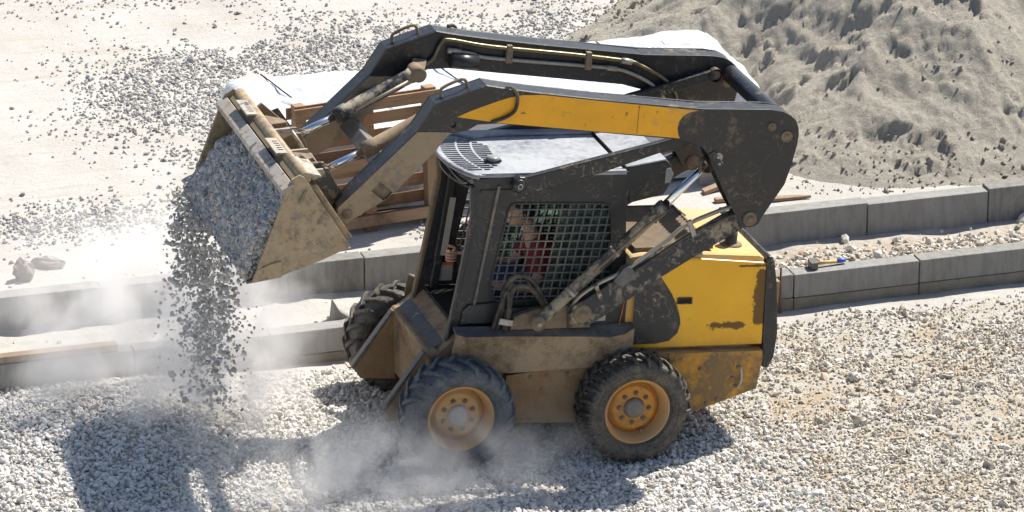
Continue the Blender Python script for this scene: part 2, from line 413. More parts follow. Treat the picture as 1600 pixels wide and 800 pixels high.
def pileH(X, Y_):
    d = pile_d(X+.25*(fbm(X*1.3, Y_*1.3, 3, 77)-.5), Y_+.25*(fbm(X*1.3+9, Y_*1.3, 3, 78)-.5))
    dd = np.clip(d, 0, None)
    h = np.minimum(.42*dd+.28*np.clip(dd-.45, 0, None), 2.6+.05*dd)
    am = np.clip(dd, 0, 1)
    h = h+am*.30*(fbm(X*1.1, Y_*.8, 4, 55)-.5)+am*.12*(np.abs(fbm(X*1.9+Y_*.6, Y_*.9, 4, 61)-.5)*-2+.3)
    h = h+np.clip(dd*4, 0, 1)*(0.075*(fbm(X*4, Y_*4, 5, 66, .65)-.5)+.045*np.abs(fbm(X*13, Y_*13, 4, 67, .8)-.5)+.04*(fbm(X*30, Y_*30, 2, 68, .8)-.5)-.055*sstep(.58, .64, fbm(X*1.7+3+Y_*.5, Y_*2.9, 5, 70, .6))+.09*np.clip(fbm((X*.6+Y_*.8)*5, (X*.8-Y_*.6)*.9, 4, 72)-.5, 0, 1))
    return np.where(d > -.05, .375+h, .30)
sp_ = grid_mesh('sand_pile', np.arange(1.3, 9.0, .022), np.arange(2.7, 10.2, .022), pileH, M['sand'], mask=lambda X, Y_: pile_d(X, Y_) > -.25)
tag(sp_, 'tall heap of grey damp sand behind the upper kerb on the right', 'sand pile')

# ------------------------------------------------------------------ stones
ico_v = []
g_ = (1+5**.5)/2
for a_, b_ in ((1, g_), (-1, g_), (1, -g_), (-1, -g_)): ico_v += [(0, a_, b_), (a_, b_, 0), (b_, 0, a_)]
ico_v = np.array(ico_v, float); ico_v /= np.linalg.norm(ico_v[0])
from itertools import combinations
ico_f = []
for tr_ in combinations(range(12), 3):
    p = ico_v[list(tr_)]
    if all(abs(np.linalg.norm(p[i]-p[j])-1.0515) < .02 for i, j in ((0, 1), (1, 2), (0, 2))):
        if np.dot(np.cross(p[1]-p[0], p[2]-p[0]), p.sum(0)) < 0: tr_ = (tr_[0], tr_[2], tr_[1])
        ico_f.append(tr_)
ico_f = np.array(ico_f)
def stone_geo(cen, size, flat=.62):
    n = len(cen); v = np.repeat(ico_v[None], n, 0)
    v = v*(1+rng.uniform(-.28, .22, (n, 12, 1)))
    sc = np.stack([rng.uniform(.95, 1.35, n), rng.uniform(.7, 1., n), rng.uniform(flat*.75, flat*1.25, n)], 1)
    v = v*sc[:, None, :]
    q = rng.normal(size=(n, 4)); q[:, 1:3] *= .8; q /= np.linalg.norm(q, axis=1)[:, None]
    w_, x_, y_, z_ = q.T
    Rm = np.stack([1-2*(y_*y_+z_*z_), 2*(x_*y_-z_*w_), 2*(x_*z_+y_*w_), 2*(x_*y_+z_*w_), 1-2*(x_*x_+z_*z_), 2*(y_*z_-x_*w_), 2*(x_*z_-y_*w_), 2*(y_*z_+x_*w_), 1-2*(x_*x_+y_*y_)], -1).reshape(n, 3, 3)
    v = np.einsum('nij,nkj->nki', Rm, v)*np.asarray(size)[:, None, None]+np.asarray(cen)[:, None, :]
    f = ico_f[None]+12*np.arange(n)[:, None, None]
    return v.reshape(-1, 3), f.reshape(-1, 3)
def stones(name, cen, size, mat, flat=.62):
    v, f = stone_geo(cen, size, flat); return raw_mesh(name, v, f, mat)
def scatter(n, x0, x1, y0, y1, dens=None):
    x = rng.uniform(x0, x1, n); y = rng.uniform(y0, y1, n)
    if dens is not None:
        k = rng.uniform(0, 1, n) < dens(x, y); x, y = x[k], y[k]
    return x, y
def in_view(x, y):   # ground footprint seen from the photograph's side, with a wide margin
    t_ = (y-(-28.4))/29.; cx = -9.3+ (x*0); u_ = (x+9.32)*.956-(y+28.4)*.292; d_ = (x+9.32)*.292+(y+28.4)*.956
    return np.abs(u_/d_) < .16
# front gravel bed
def dens_front(x, y):
    edge = 1.40-.25*fbm(x*1.4, y*0+3, 4, 5)+.12*fbm(x*6, y*6, 3, 8)
    edge = edge+.25*sstep(-2.2, -3.2, x)
    d = sstep(edge+.05, edge-.12, y)*1.0
    bare = sstep(.50, .62, fbm(x*1.1+4, y*1.6, 4, 15))*sstep(.6, 1.4, x)
    return in_view(x, y)*np.clip(d*(1-.62*bare)*(1-.25*sstep(.3, 2.0, x)*sstep(.35, .6, fbm(x*2.3, y*2.9, 4, 19)+.08)), 0, 1)
x, y = scatter(112000, -5.4, 5.2, -3.4, 1.56, dens_front)
isr = np.clip(sstep(-.4, 2.2, x)+rng.uniform(-.35, .35, len(x)), 0, 1) > .5
sz = rng.lognormal(math.log(.0152), .32, len(x)); sz = np.where(isr, sz*.80, sz); sz = np.where(isr & (rng.uniform(0, 1, len(x)) < .035), sz*2.1, sz)
z = H(x, y)+np.where(isr, sz*.02, sz*.22)+rng.uniform(0, .010, len(x))
cen = np.stack([x, y, z], 1)
tag(stones('gravel', cen[~isr], sz[~isr], M['gravel_white']), 'fresh pale crushed gravel spread around and in front of the loader', 'gravel', kind='stuff')
tag(stones('gravel', cen[isr], sz[isr], M['gravel_tan'], .42), 'beige mixed gravel on the bare strip right of the loader', 'gravel', kind='stuff')
# trench rubble
x, y = scatter(9000, -5, 5.6, 1.72, 2.58, lambda x, y: in_view(x, y)*np.clip(.025+.9*sstep(1.2, 2.2, x)*np.exp(-((y-2.05)/.24)**2), 0, 1))
sz = rng.lognormal(math.log(.0150), .5, len(x))*np.where(x < 1, .6, 1); z = H(x, y)+sz*.3
tag(stones('rubble', np.stack([x, y, z], 1), sz, M['gravel_tan']), 'brownish rubble and pebbles in the trench between the two kerb rows', 'rubble', kind='stuff')
# back gravel patches
def dens_back(x, y):
    n_ = fbm(x*.8+2, y*.8, 5, 88, .6)
    g1 = np.exp(-(((x+.15)/1.1)**2+((y-7.2)/.95)**2))*1.5      # big patch behind the wrapped stack
    g2 = np.exp(-(((x+1.3)/.9)**2+((y-6.7)/.8)**2))*1.0
    g3 = np.exp(-(((x-1.3)/2.2)**2+((y-9.6)/.35)**2))*.8
    g4 = np.exp(-(((x+3.2)/.9)**2+((y-4.1)/.35)**2))*.8
    g5 = np.exp(-(((x+1.4)/.5)**2+((y-5.2)/.3)**2))*.6
    g6 = np.exp(-(((x-2.0)/.6)**2+((y-7.6)/.8)**2))*.5
    g7 = np.exp(-(((x+.6)/.9)**2+((y-3.0)/.18)**2))*.45
    g = (g1+g2+g3+g4+g5+g6+g7)*sstep(.34, .50, n_)*1.6+.006*(fbm(x*2, y*2, 3, 12) > .45)
    return in_view(x, y)*np.clip(g, 0, 1)*(pile_d(x, y) < .02)
x, y = scatter(120000, -6, 6, 2.8, 11, dens_back)
sz = rng.lognormal(math.log(.0125), .32, len(x)); z = H(x, y)+sz*.3
tag(stones('gravel', np.stack([x, y, z], 1), sz, M['gravel_grey'], .7), 'patches of loose grey gravel on the pale ground beyond the kerbs', 'gravel', kind='stuff')
# lumps at the foot of and on the sand pile
x, y = scatter(9000, 1.8, 8, 2.8, 9.5, lambda x, y: (pile_d(x, y) > -.2)*np.clip(.04+.8*(pile_d(x, y) < .5)*(x > 2.4)+.35*sstep(.56, .70, fbm(x*1.6, y*1.6, 4, 93)), 0, 1))
sz = rng.lognormal(math.log(.0115), .5, len(x)); z = np.maximum(H(x, y), pileH(x, y))+sz*.2
tag(stones('sand_lumps', np.stack([x, y, z], 1), sz, M['sand']), 'crumbly sand lumps scattered over the foot of the sand heap', 'sand', kind='stuff')

# ------------------------------------------------------------------ kerb stones
def kerb(row, x0, x1, y0, ztop, dep, label, foot):
    o = MB(); g = .004
    o.box(x0+g, x1-g, y0, y0+dep, ztop-.19 if foot else -.12, ztop)
    ob = o.build('kerb_stone', M['kerb'], bevel=.008)
    ob.location = (0, rng.uniform(-.003, .003), 0); ob.rotation_euler = (rng.uniform(-.004, .004), 0, 0)
    tag(ob, label, 'kerb stone', row)
    if foot:
        MB().box(x0+.002, x1-.002, y0-.006, y0+dep+.004, -.12, ztop-.192).build('footing', M['kerb_foot'], ob, bevel=.01)
    return ob
lo_names = {-3: 'lower kerb stone at the far left edge, under the brown plank', -2: 'lower kerb stone under the right end of the brown plank, behind the dust',
            -1: 'lower kerb stone crossed by the falling gravel', 0: 'lower kerb stone just left of the far front tyre',
            3: 'lower kerb stone mostly hidden behind the rear wheel and hood', 4: 'short light lower kerb stone behind the upright rusty rod',
            5: 'lower kerb stone with the hammer lying on it', 6: 'lower kerb stone at the right edge of the picture'}
J = 1.035
k0 = -2.03
for k in range(-4, 7):
    x0 = k0+(k)*J; lab = None
    if k == -4: lab = 'lower kerb stone beyond the left edge of the picture'
    i = k
    desc = {-4: 'lower kerb stone furthest left, just entering the picture', -3: 'lower kerb stone at the left edge, below the rear of the brown plank', -2: 'lower kerb stone below the front end of the brown plank in the dust',
            -1: 'lower kerb stone crossed by the falling gravel stream', 0: 'lower kerb stone between the falling gravel and the far front tyre', 1: 'lower kerb stone hidden behind the front tyres and cab door',
            2: 'lower kerb stone behind the loader chassis', 3: 'lower kerb stone behind the yellow engine hood', 4: 'lower kerb stone with the hammer lying on top',
            5: 'lower kerb stone at the right edge, right of the hammer', 6: 'lower kerb stone just beyond the right edge of the picture'}[i]
    if k == 3:
        kerb('lower row of kerb stones', x0, x0+J-.21, 1.555, .298, .15, desc, True)
        kerb('lower row of kerb stones', x0+J-.205, x0+J, 1.557, .30, .15, 'narrow pale lower kerb stone behind the upright rusty rod', True); continue
    kerb('lower row of kerb stones', x0, x0+J, 1.555, .30+rng.uniform(-.003, .003), .15, desc, True)
ud = {-3: 'upper kerb stone furthest left, just entering the picture', -2: 'upper kerb stone in front of the two brown rocks, top left', -1: 'upper kerb stone behind the thickest dust left of the bucket',
      0: 'upper kerb stone directly behind the bucket', 1: 'upper kerb stone just right of the bucket, behind the far front tyre', 5: 'upper kerb stone right of the tower, beside the red splintered board',
      4: 'upper kerb stone seen between cab and rear tower', 6: 'upper kerb stone below the middle of the sand heap', 7: 'upper kerb stone at the right edge of the picture', 8: 'upper kerb stone beyond the right edge'}
for k in range(-2, 8):
    x0 = -1.02+(k-1)*J
    desc = {-2: 'upper kerb stone at the far left edge, in front of the two brown rocks', -1: 'upper kerb stone behind the thick dust left of the falling gravel', 0: 'upper kerb stone directly behind the loader bucket',
            1: 'upper kerb stone just right of the bucket, above the far front tyre', 2: 'upper kerb stone seen through the cab window mesh', 3: 'upper kerb stone behind the louvred hood top', 4: 'upper kerb stone beside the red splintered board, left of the first joint',
            5: 'upper kerb stone below the middle of the sand heap', 6: 'upper kerb stone at the right edge below the sand heap', 7: 'upper kerb stone just beyond the right edge'}[k]
    kerb('upper row of kerb stones', x0, x0+J, 2.605, .40+rng.uniform(-.003, .003), .15, desc, False)

# ------------------------------------------------------------------ wrapped stack, pallet, boards
def sheet_stack():
    root = empty('wrapped_stack', (0, 0, .38))
    tag(root, 'long low stack of goods wrapped in white plastic sheet behind the loader', 'wrapped goods')
    x0, x1, y0, y1, zt = -1.62, 2.66, 3.55, 5.0, .74
    nx, ny = 150, 60
    vs = []; fs = []
    for i in range(nx+1):
        for j in range(ny+1):
            u_ = i/nx; v_ = j/ny
            # profile across: down the front, over the top, down the back
            xx_ = x0+(x1-x0)*u_
            if v_ < .22: yy_ = y0; zz_ = zt*(.05+.95*v_/.22)
            elif v_ < .8: yy_ = y0+(y1-y0)*(v_-.22)/.58; zz_ = zt
            else: yy_ = y1; zz_ = zt*(1-(v_-.8)/.2)
            e = max(0, 1-abs(v_-.22)/.04)+max(0, 1-abs(v_-.8)/.04)
            zz_ -= .018*min(1, e); 
            n_ = noise.fractal(Vector((xx_*1.6, yy_*2.2, zz_*3)), .8, 2, 5)
            cr_ = abs(noise.noise(Vector((xx_*3+yy_*1.5, yy_*4, 3))))
            zz_ += .03*n_-.035*cr_ if zz_ > .3 else 0
            yy_ += .02*n_*(1 if v_ < .22 else (-1 if v_ > .8 else 0))
            # ends fall away
            ed = min(u_, 1-u_)*nx
            if ed < 5: zz_ *= 1-(1-ed/5)**2*.92; xx_ += (1 if u_ > .5 else -1)*.02*(5-ed)*(.4)
            if v_ > .22 and zz_ > .3: zz_ += .055*max(0, min(1, (xx_-.6)/1.6))*min(1, (v_-.22)*5)
            vs.append((xx_, yy_, max(zz_, .01)))
    for i in range(nx):
        for j in range(ny): fs.append((i*(ny+1)+j, (i+1)*(ny+1)+j, (i+1)*(ny+1)+j+1, i*(ny+1)+j+1))
    m = MB(); m.add(vs, fs, 0, True); m.build('sheet', M['sheet'], root)
    for xs_ in (-.95, .45, 1.9):
        pts = [(xs_-.35*(1-k/8)*0, y0+(y1-y0)*k/8, zt+.004+.01*math.sin(k)) for k in range(9)]
        MB().tube([(p[0]-.28*(k/8), p[1], p[2]) for k, p in enumerate(pts)], .006, 6).build('strap', M['dark_hole'], root)
    b = MB()
    for k in range(4): b.box(x0+.12+k*1.02, x0+1.05+k*1.02, y0+.05, y1-.06, .02, .60)
    b.build('crate', M['grey_wood'], root, bevel=.01)
sheet_stack()
def pallet(loc, rz, label, lean=0):
    root = empty('wooden_pallet', loc, (lean, 0, rz)); tag(root, label, 'pallet')
    W, Hh = 1.22, 1.10
    for px in (.06, .62, 1.15):
        MB().box(px-.045, px+.045, -.10, -.001, 0, Hh).build('stringer', M['pallet_wood'], root, bevel=.004)
    for k in range(8):
        z0 = .015+k*.137
        if k == 3: z0 += .01
        MB().box(-.02+random.uniform(-.01, .01), W+random.uniform(-.01, .01), 0, .022, z0, z0+random.choice((.092, .10, .095))).build('slat', M['pallet_wood'], root, bevel=.002)
    for k in range(3):
        z0 = .05+k*.47
        MB().box(0, W, -.124, -.102, z0, z0+.09).build('slat', M['pallet_wood'], root, bevel=.002)
    return root
pallet((-1.43, 3.19, .385), rad(7.5), 'brown wooden pallet stood on its edge against the white wrapped stack', rad(-3))
# flat timber behind the tower
def board(name, label, cat, pts, thick, mat):
    """crooked board: pts = list of (x, y, z, halfwidth)"""
    vs = []; fs = []; n = len(pts)
    for (x_, y_, z_, h_) in pts:
        vs += [(x_, y_-h_, z_), (x_, y_+h_, z_), (x_, y_+h_*.9, z_+thick), (x_, y_-h_*.9, z_+thick)]
    for i in range(n-1):
        for k in range(4): fs.append((i*4+k, i*4+(k+1) % 4, (i+1)*4+(k+1) % 4, (i+1)*4+k))
    fs += [(3, 2, 1, 0), tuple(range(4*n-4, 4*n))]
    m = MB(); m.add(vs, fs); o = m.build(name, mat, bevel=.003); return tag(o, label, cat)
board('splintered_board', 'reddish splintered board lying just behind the upper kerb, right of the tower', 'board', [(2.28, 2.93, .392, .03), (2.45, 2.92, .392, .045), (2.62, 2.90, .392, .03), (2.74, 2.88, .392, .008)], .022, M['red_wood'])
board('broken_board', 'pale broken board tilted on the ground between cab and rear tower', 'board', [(1.95, 3.22, .39, .04), (2.1, 3.27, .41, .045), (2.28, 3.30, .43, .04)], .03, M['red_wood'])
m = MB(); m.prism([(1.98, .40), (2.28, .46), (2.22, .66), (2.02, .60)], 3.40, 3.44)
tag(m.build('leaning_panel', M['grey_wood'], bevel=.004), 'small pale panel leaning on the right end of the wrapped stack', 'panel')
board('wood_scrap', 'small brown wood scrap on the ground below the broken board', 'wood scrap', [(1.98, 3.02, .388, .03), (2.15, 3.02, .39, .035), (2.25, 3.02, .39, .02)], .03, M['red_wood'])
m = MB(); m.box(-5.2, -3.18, 1.572, 1.66, .302, .352)
tag(m.build('wooden_plank', M['plank_wood'], bevel=.004), 'brown wooden plank lying on the lower kerb at the left', 'plank')
m = MB(); m.prism([(-1.43, .14), (-1.27, .15), (-1.36, .21), (-1.41, .30)], 2.05, 2.13)
tag(m.build('concrete_offcut', M['kerb'], bevel=.006), 'grey pointed kerb offcut standing in the trench beside the far front tyre', 'offcut')
# hammer
hm = empty('hammer', (2.30, 1.655, .302), (0, 0, rad(4))); tag(hm, 'short sledge hammer with wooden blue-ended handle lying on the lower kerb', 'hammer')
MB().prism([(-.055, -.028), (-.028, -.032), (.028, -.032), (.055, -.028), (.055, .028), (.028, .032), (-.028, .032), (-.055, .028)], 0, .058, axes='xy').build('hammer_head', M['iron'], hm, bevel=.004)
bpy.data.objects['hammer_head'].rotation_euler = (0, 0, rad(80))
MB().tube([(.03, 0, .03), (.12, 0, .028), (.2, 0, .025)], [.013, .014, .016], 10).build('handle', M['handle_wood'], hm)
MB().tube([(.2, 0, .025), (.25, 0, .024), (.275, 0, .024)], [.0165, .018, .015], 10).build('grip', M['handle_blue'], hm)
tag(MB().tube([(1.995, 1.53, -.05), (1.99, 1.53, .2), (1.993, 1.532, .385)], .009, 8).build('steel_rod', M['rusty_rod']), 'thin rusty steel rod upright in front of the narrow lower kerb stone', 'rod')
def rock(name, loc, sc, label, seed, mat='rock_brown', rot=0):
    bm = bmesh.new(); bmesh.ops.create_icosphere(bm, subdivisions=3, radius=1)
    for v in bm.verts:
        d = v.co.copy(); k = noise.fractal(d*1.2+Vector((seed*7, seed, 0)), .8, 2.1, 4); r2 = noise.cell(d*1.6+Vector((seed, 0, 0)))
        v.co = d*(1+.35*k+.12*(r2-.5))
    me = bpy.data.meshes.new(name); bm.to_mesh(me); bm.free(); me.materials.append(M[mat])
    o = bpy.data.objects.new(name, me); C.objects.link(o); o.location = loc; o.scale = sc; o.rotation_euler = (0, 0, rot)
    return tag(o, label, 'rock')
rock('rock', (-3.60, 2.97, .45), (.085, .06, .10), 'upright brown rock in front of the flat one at the left edge', 1)
rock('rock', (-3.38, 3.19, .42), (.14, .05, .045), 'long flat brown rock lying behind the upright one at the left', 2, rot=-.35)
rock('rock', (2.06, .12, .03), (.05, .04, .035), 'single larger beige stone on the gravel right of the hood', 3, 'gravel_tan')
m = MB(); m.prism([(0, 0), (.07, .02), (.12, 0), (.09, .03), (.03, .03)], 0, .006, axes='xy'); o = m.build('dry_leaf', M['leaf'])
o.location = (-2.05, 1.08, .055+.03); o.rotation_euler = (.3, .1, -.2); tag(o, 'yellow dry leaf on the gravel in front of the lower kerb', 'leaf')
for (lx, ly, rz, L_, lab) in ((2.05, -.02, 1.0, .09, 'short pale wood splinter on the gravel near the loader'), (3.75, -.35, .75, .2, 'long pale wood splinter on the gravel at the right edge'), (1.95, -1.05, .1, .14, 'flat brown wood chip in the right foreground gravel')):
    m = MB(); m.prism([(-L_/2, 0), (-L_*.2, .012), (L_/2, .006), (L_*.3, -.01), (-L_*.4, -.008)], 0, .012, axes='xy'); o = m.build('wood_splinter', M['grey_wood'])
    o.location = (lx, ly, float(H(lx, ly))+.035); o.rotation_euler = (0, .05, rz); tag(o, lab, 'wood splinter')
# ------------------------------------------------------------------ the loader
L = empty('skid_steer_loader', (0, 0, 0), (0, rad(4.758), rad(.12)))
tag(L, 'yellow and black skid steer loader tipping gravel from its raised muddy bucket', 'loader')
def part(mb, name, mat, parent=None, bevel=0, label=None):
    o = mb.build(name, mat, parent or L, bevel)
    if label: o['label'] = label
    return o
# ---- chassis
chain = [(-.90, .60), (-.90, .235), (-.35, .22), (.45, .262), (.543, .28), (.992, .435), (1.018, .656), (1.012, .728), (.28, .735), (-.2, .70)]
m = MB()
m.prism([(-1.46, .72), (-1.42, .26), (-.90, .215), (-.35, .20), (.54, .26), (.97, .42), (1.0, .72), (.3, .90), (-1.25, .90)], -.50, .50)
chassis = part(m, 'chassis', M['chassis'], bevel=.01)
for s in (-1, 1):
    part(MB().prism(chain, s*.50, s*.565), 'side_case', [M['case_rust']], chassis, .006)
    # yellow rear half of the case
    part(MB().prism([(.30, .727), (.34, .44), (.46, .262), (.545, .274), (.995, .430), (1.021, .656), (1.015, .722)], s*.566, s*.572), 'rear_case_cover', M['yellow_dirty'], chassis, .002, 'scraped dirty yellow rear cover')
    for (bx, bz) in ((-.80, .26), (-.70, .258), (-.30, .24), (-.72, .585), (-.6, .59), (-.45, .60), (.62, .33), (.70, .36), (.80, .52), (.55, .60)):
        part(MB().lathe([(0, -.008), (.014, -.006), (.018, .006)], (bx, s*.566 if bx < .3 else s*.575, bz), 8), 'bolt', M['mud_metal'], chassis)
    o = part(MB().tube(smooth_path([(.83, s*.57, .60), (.85, s*.60, .60), (.86, s*.605, .52), (.84, s*.60, .46), (.82, s*.57, .46)]), .011, 8), 'tie_loop', M['steel_pipe'], chassis)
    # fender: sloped top flange and hanging side sheet
    m = MB()
    tp = [(-1.31, .945), (-1.24, .925), (-.9, .918), (-.42, .900), (-.16, .888), (-.06, .905), (.01, .95)]
    tq = [(-1.30, .962), (-1.24, .958), (-.9, .952), (-.42, .945), (-.16, .945), (-.06, .945), (.015, .953)]
    vs = [(a, s*.615, b) for a, b in tp]+[(a, s*.50, b) for a, b in tq]+[(a, s*.50, b-.012) for a, b in tq]+[(a, s*.603, b-.014) for a, b in tp]
    n = len(tp); fs = []
    for i in range(n-1):
        for q in range(4): fs.append((q*n+i, q*n+i+1, ((q+1) % 4)*n+i+1, ((q+1) % 4)*n+i))
    fs += [(0, n, 2*n, 3*n), (n-1, 4*n-1, 3*n-1, 2*n-1)]
    m.add(vs, fs)
    fd = part(m, 'fender', M['fender_dark'], chassis)
    part(MB().prism([(-1.31, .942), (-1.24, .922), (-.9, .915), (-.42, .897), (-.16, .885), (-.06, .902), (.008, .946), (.008, .80), (-.05, .775), (-.30, .66), (-.90, .64), (-1.30, .70), (-1.33, .80)], s*.604, s*.614), 'fender_skirt', M['chassis'], fd)
# front of the chassis: recessed plate between two gussets, step on top
part(MB().prism([(-1.49, .775), (-1.47, .79), (-1.40, .79), (-1.40, .70), (-1.47, .72)], -.50, .40), 'front_beam', M['chassis'], chassis, .008)
for y_ in (-.49, .33):
    g = part(MB().prism([(-1.488, .765), (-1.75, .335), (-1.70, .26), (-1.44, .25)], y_-.012, y_+.012), 'front_gusset', M['case_rust'], chassis, .003)
    part(MB().prism([(-1.485, .772), (-1.755, .338), (-1.775, .352), (-1.50, .775)], y_-.012, y_+.05), 'gusset_flange', M['fender_dark'], g, .003)
    part(MB().prism([(-1.755, .338), (-1.80, .345), (-1.80, .357), (-1.775, .352)], y_-.012, y_+.08), 'toe_plate', M['worn_steel'], g, .002)
m = MB(); m.tube(smooth_path([(-1.42, -.30, .40), (-1.58, -.30, .43), (-1.62, -.30, .38), (-1.58, -.28, .22), (-1.52, -.28, .20)]), .017, 8)
part(m, 'tow_hook', M['mud_metal'], chassis)
m = MB()
m.add([(-1.465, -.44, .775), (-1.465, .40, .775), (-1.30, .44, .84), (-1.30, -.44, .84), (-1.465, -.44, .76), (-1.465, .40, .76), (-1.30, .44, .825), (-1.30, -.44, .825)],
      [(0, 1, 2, 3), (7, 6, 5, 4), (0, 4, 5, 1), (1, 5, 6, 2), (2, 6, 7, 3), (3, 7, 4, 0)])
part(m, 'step_plate', M['fender_dark'], chassis, .003)

# ---- engine hood
hood = part(MB().prism([(-.04, .935), (-.04, 1.44), (.06, 1.455), (.44, 1.455), (.95, 1.425), (1.0, 1.40), (1.035, .742), (.02, .742)], -.50, .50), 'engine_hood', M['yellow_top'], bevel=.03)
for s in (-1, 1):
    sd_ = [(.02, .755), (.30, .748), (1.026, .75), (1.0, 1.375), (.44, 1.425), (.05, 1.425), (.02, .96)]
    sp2 = part(MB().prism(sd_, s*.499, s*.522), 'side_door', M['yellow'], hood, .012)
    bl = [(.0, .785), (.216, .787), (.311, .805), (.368, .861), (.385, .93), (.378, .975), (.355, 1.05), (.30, 1.16), (.20, 1.30), (.05, 1.42), (.0, 1.42)]
    part(MB().prism([(max(a, .022), b) for a, b in bl], s*.523, s*.5255), 'black_marking', M['black'], sp2)
    h_ = part(MB().plate([(.34, 1.082), (.345, 1.133), (.455, 1.131), (.459, 1.08)], s*.524, s*.529, [[(.352, 1.09), (.445, 1.089), (.445, 1.123), (.356, 1.124)]]), 'door_handle', M['black'], sp2)
    part(MB().prism([(.352, 1.09), (.445, 1.089), (.445, 1.123), (.356, 1.124)], s*.5235, s*.5245), 'handle_recess', M['dark_hole'], sp2)
# scuffs on the near door: bare dark steel where paint has gone
t = NT('hood_scuff')
n = t.noise(16, 8, .75); xx_, yy_, zz_ = t.sep()
e1 = t.math('MULTIPLY', t.ramp(xx_, .86, .97), t.ramp(zz_, 1.38, 1.30)); e1 = t.math('MULTIPLY', e1, t.ramp(zz_, .80, .95))
e2 = t.math('MULTIPLY', t.ramp(t.math('ABSOLUTE', t.math('SUBTRACT', zz_, .905)), .09, .0, 0, .82), t.ramp(t.math('ABSOLUTE', t.math('SUBTRACT', xx_, .74)), .30, .10))
e3 = t.math('MULTIPLY', t.ramp(t.math('ABSOLUTE', t.math('SUBTRACT', zz_, 1.355)), .03, .0), t.ramp(xx_, .70, .82))
mk = t.math('MAXIMUM', e1, t.math('MAXIMUM', e2, t.math('MULTIPLY', e3, .9)))
f_ = t.ramp(t.math('ADD', mk, t.math('MULTIPLY', n, 1.2)), 1.16, 1.26)
sp4 = t.math('MAXIMUM', t.ramp(t.noise(8, 8, .85), .665, .69), t.math('MULTIPLY', t.ramp(t.math('ABSOLUTE', t.math('SUBTRACT', t.noise(5, 3, .5, 1.5), .5)), 0, .006, 1, 0), t.ramp(t.noise(3, 3), .5, .6, 0, .6)))
f_ = t.math('MAXIMUM', f_, sp4)
tint = t.ramp(zz_, .95, .76, 0, .5)
c = t.mix(t.ramp(t.noise(5, 5), .3, .7), (.80, .40, .010), (.86, .46, .014))
c = t.mix(t.math('MULTIPLY', tint, t.ramp(t.noise(9, 8, .7), .35, .6)), c, (.55, .25, .04))
c = t.mix(t.math('MULTIPLY', f_, .92), c, t.mix(n, (.05, .028, .015), (.16, .08, .03)))
t.bsdf(c, t.ramp(f_, 0, 1, .36, .8), 0, f_, -.2, .002)
for o in bpy.data.objects:
    if o.name.startswith('side_door'): o.data.materials[0] = t.m
# louvre recess in the hood top
part(MB().box(.03, .60, -.42, .42, 1.4565, 1.459), 'louvre_floor', M['dark_hole'], hood)
m = MB()
lv = MB()
for k in range(17):
    y_ = -.40+k*.05
    lv.prism([(y_-.011, 1.470), (y_+.008, 1.482), (y_+.012, 1.479), (y_-.007, 1.466)], .03, .60, axes='yz')
lv.box(.02, .035, -.43, .43, 1.46, 1.486); lv.box(.595, .61, -.43, .43, 1.46, 1.486); lv.box(.02, .61, -.435, -.42, 1.46, 1.486); lv.box(.02, .61, .42, .435, 1.46, 1.486)
part(lv, 'louvre_grille', M['mud_metal'], hood)
ex = part(MB().lathe([(.046, 0), (.046, .20), (.038, .20), (.038, .05), (0, .05)], (.80, -.28, 1.42), 24, axis='z'), 'exhaust_stack', M['black'], hood)
part(MB().lathe([(.048, .0), (.085, .0), (.08, .012), (.048, .016)], (.80, -.28, 1.432), 24, axis='z'), 'exhaust_collar', M['mud_metal'], ex)
part(MB().box(.62, .95, -.02, .30, 1.436, 1.447), 'filler_lid', M['yellow_top'], hood, .006)
# rear bumper
m = MB()
m.prism([(1.005, 1.425), (.992, 1.405), (1.030, .70), (1.04, .575), (1.085, .56), (1.125, .65), (1.135, .83), (1.09, 1.22), (1.055, 1.385), (1.03, 1.425)], -.53, .53)
part(m, 'rear_guard', M['black'], bevel=.022)
m = MB()
for k in range(9): m.box(1.06, 1.118+.012*math.sin(k/8*3.1), -.38, .38, .78+k*.055, .80+k*.055)
part(m, 'rear_grille', M['black'])
for s in (-1, 1):
    m = MB(); m.box(1.085, 1.125, s*.42, s*.50, 1.05, 1.22); part(m, 'tail_lamp', M['red_wood'], bevel=.006)

# ---- cab
cab = empty('cab'); cab.parent = L
outer = [(-1.185, 2.03), (-.96, 2.045), (-.10, 2.075), (-.04, 1.44), (.0, .955), (-1.262, .955), (-1.305, .80), (-1.245, 1.20), (-1.180, 1.70), (-1.215, 2.01)]
outer = [(-1.185, 2.03), (-.96, 2.045), (-.095, 2.075), (-.045, 1.44), (.0, .955), (-1.24, .955), (-1.255, .78), (-1.315, .78), (-1.245, 1.25), (-1.185, 1.72), (-1.215, 2.02)]
win = [(-.945, 1.80), (-.925, 1.835), (-.89, 1.845), (-.26, 1.83), (-.21, 1.815), (-.185, 1.77), (-.135, 1.26), (-.14, 1.16), (-.18, 1.12), (-.94, 1.118), (-.99, 1.13), (-1.022, 1.17), (-1.035, 1.25)]
def inside(pt, pl):
    x_, z_ = pt; c_ = False
    for (ax, az), (bx, bz) in zip(pl, pl[1:]+pl[:1]):
        if (az > z_) != (bz > z_) and x_ < (bx-ax)*(z_-az)/(bz-az)+ax: c_ = not c_
    return c_
def clip_line(p, q, pl):
    n_ = 160; out = []; st_ = None
    for i in range(n_+1):
        t_ = i/n_; pt = (p[0]+(q[0]-p[0])*t_, p[1]+(q[1]-p[1])*t_)
        if inside(pt, pl):
            if st_ is None: st_ = pt
            la = pt
        elif st_ is not None: out.append((st_, la)); st_ = None
    if st_ is not None: out.append((st_, la))
    return out
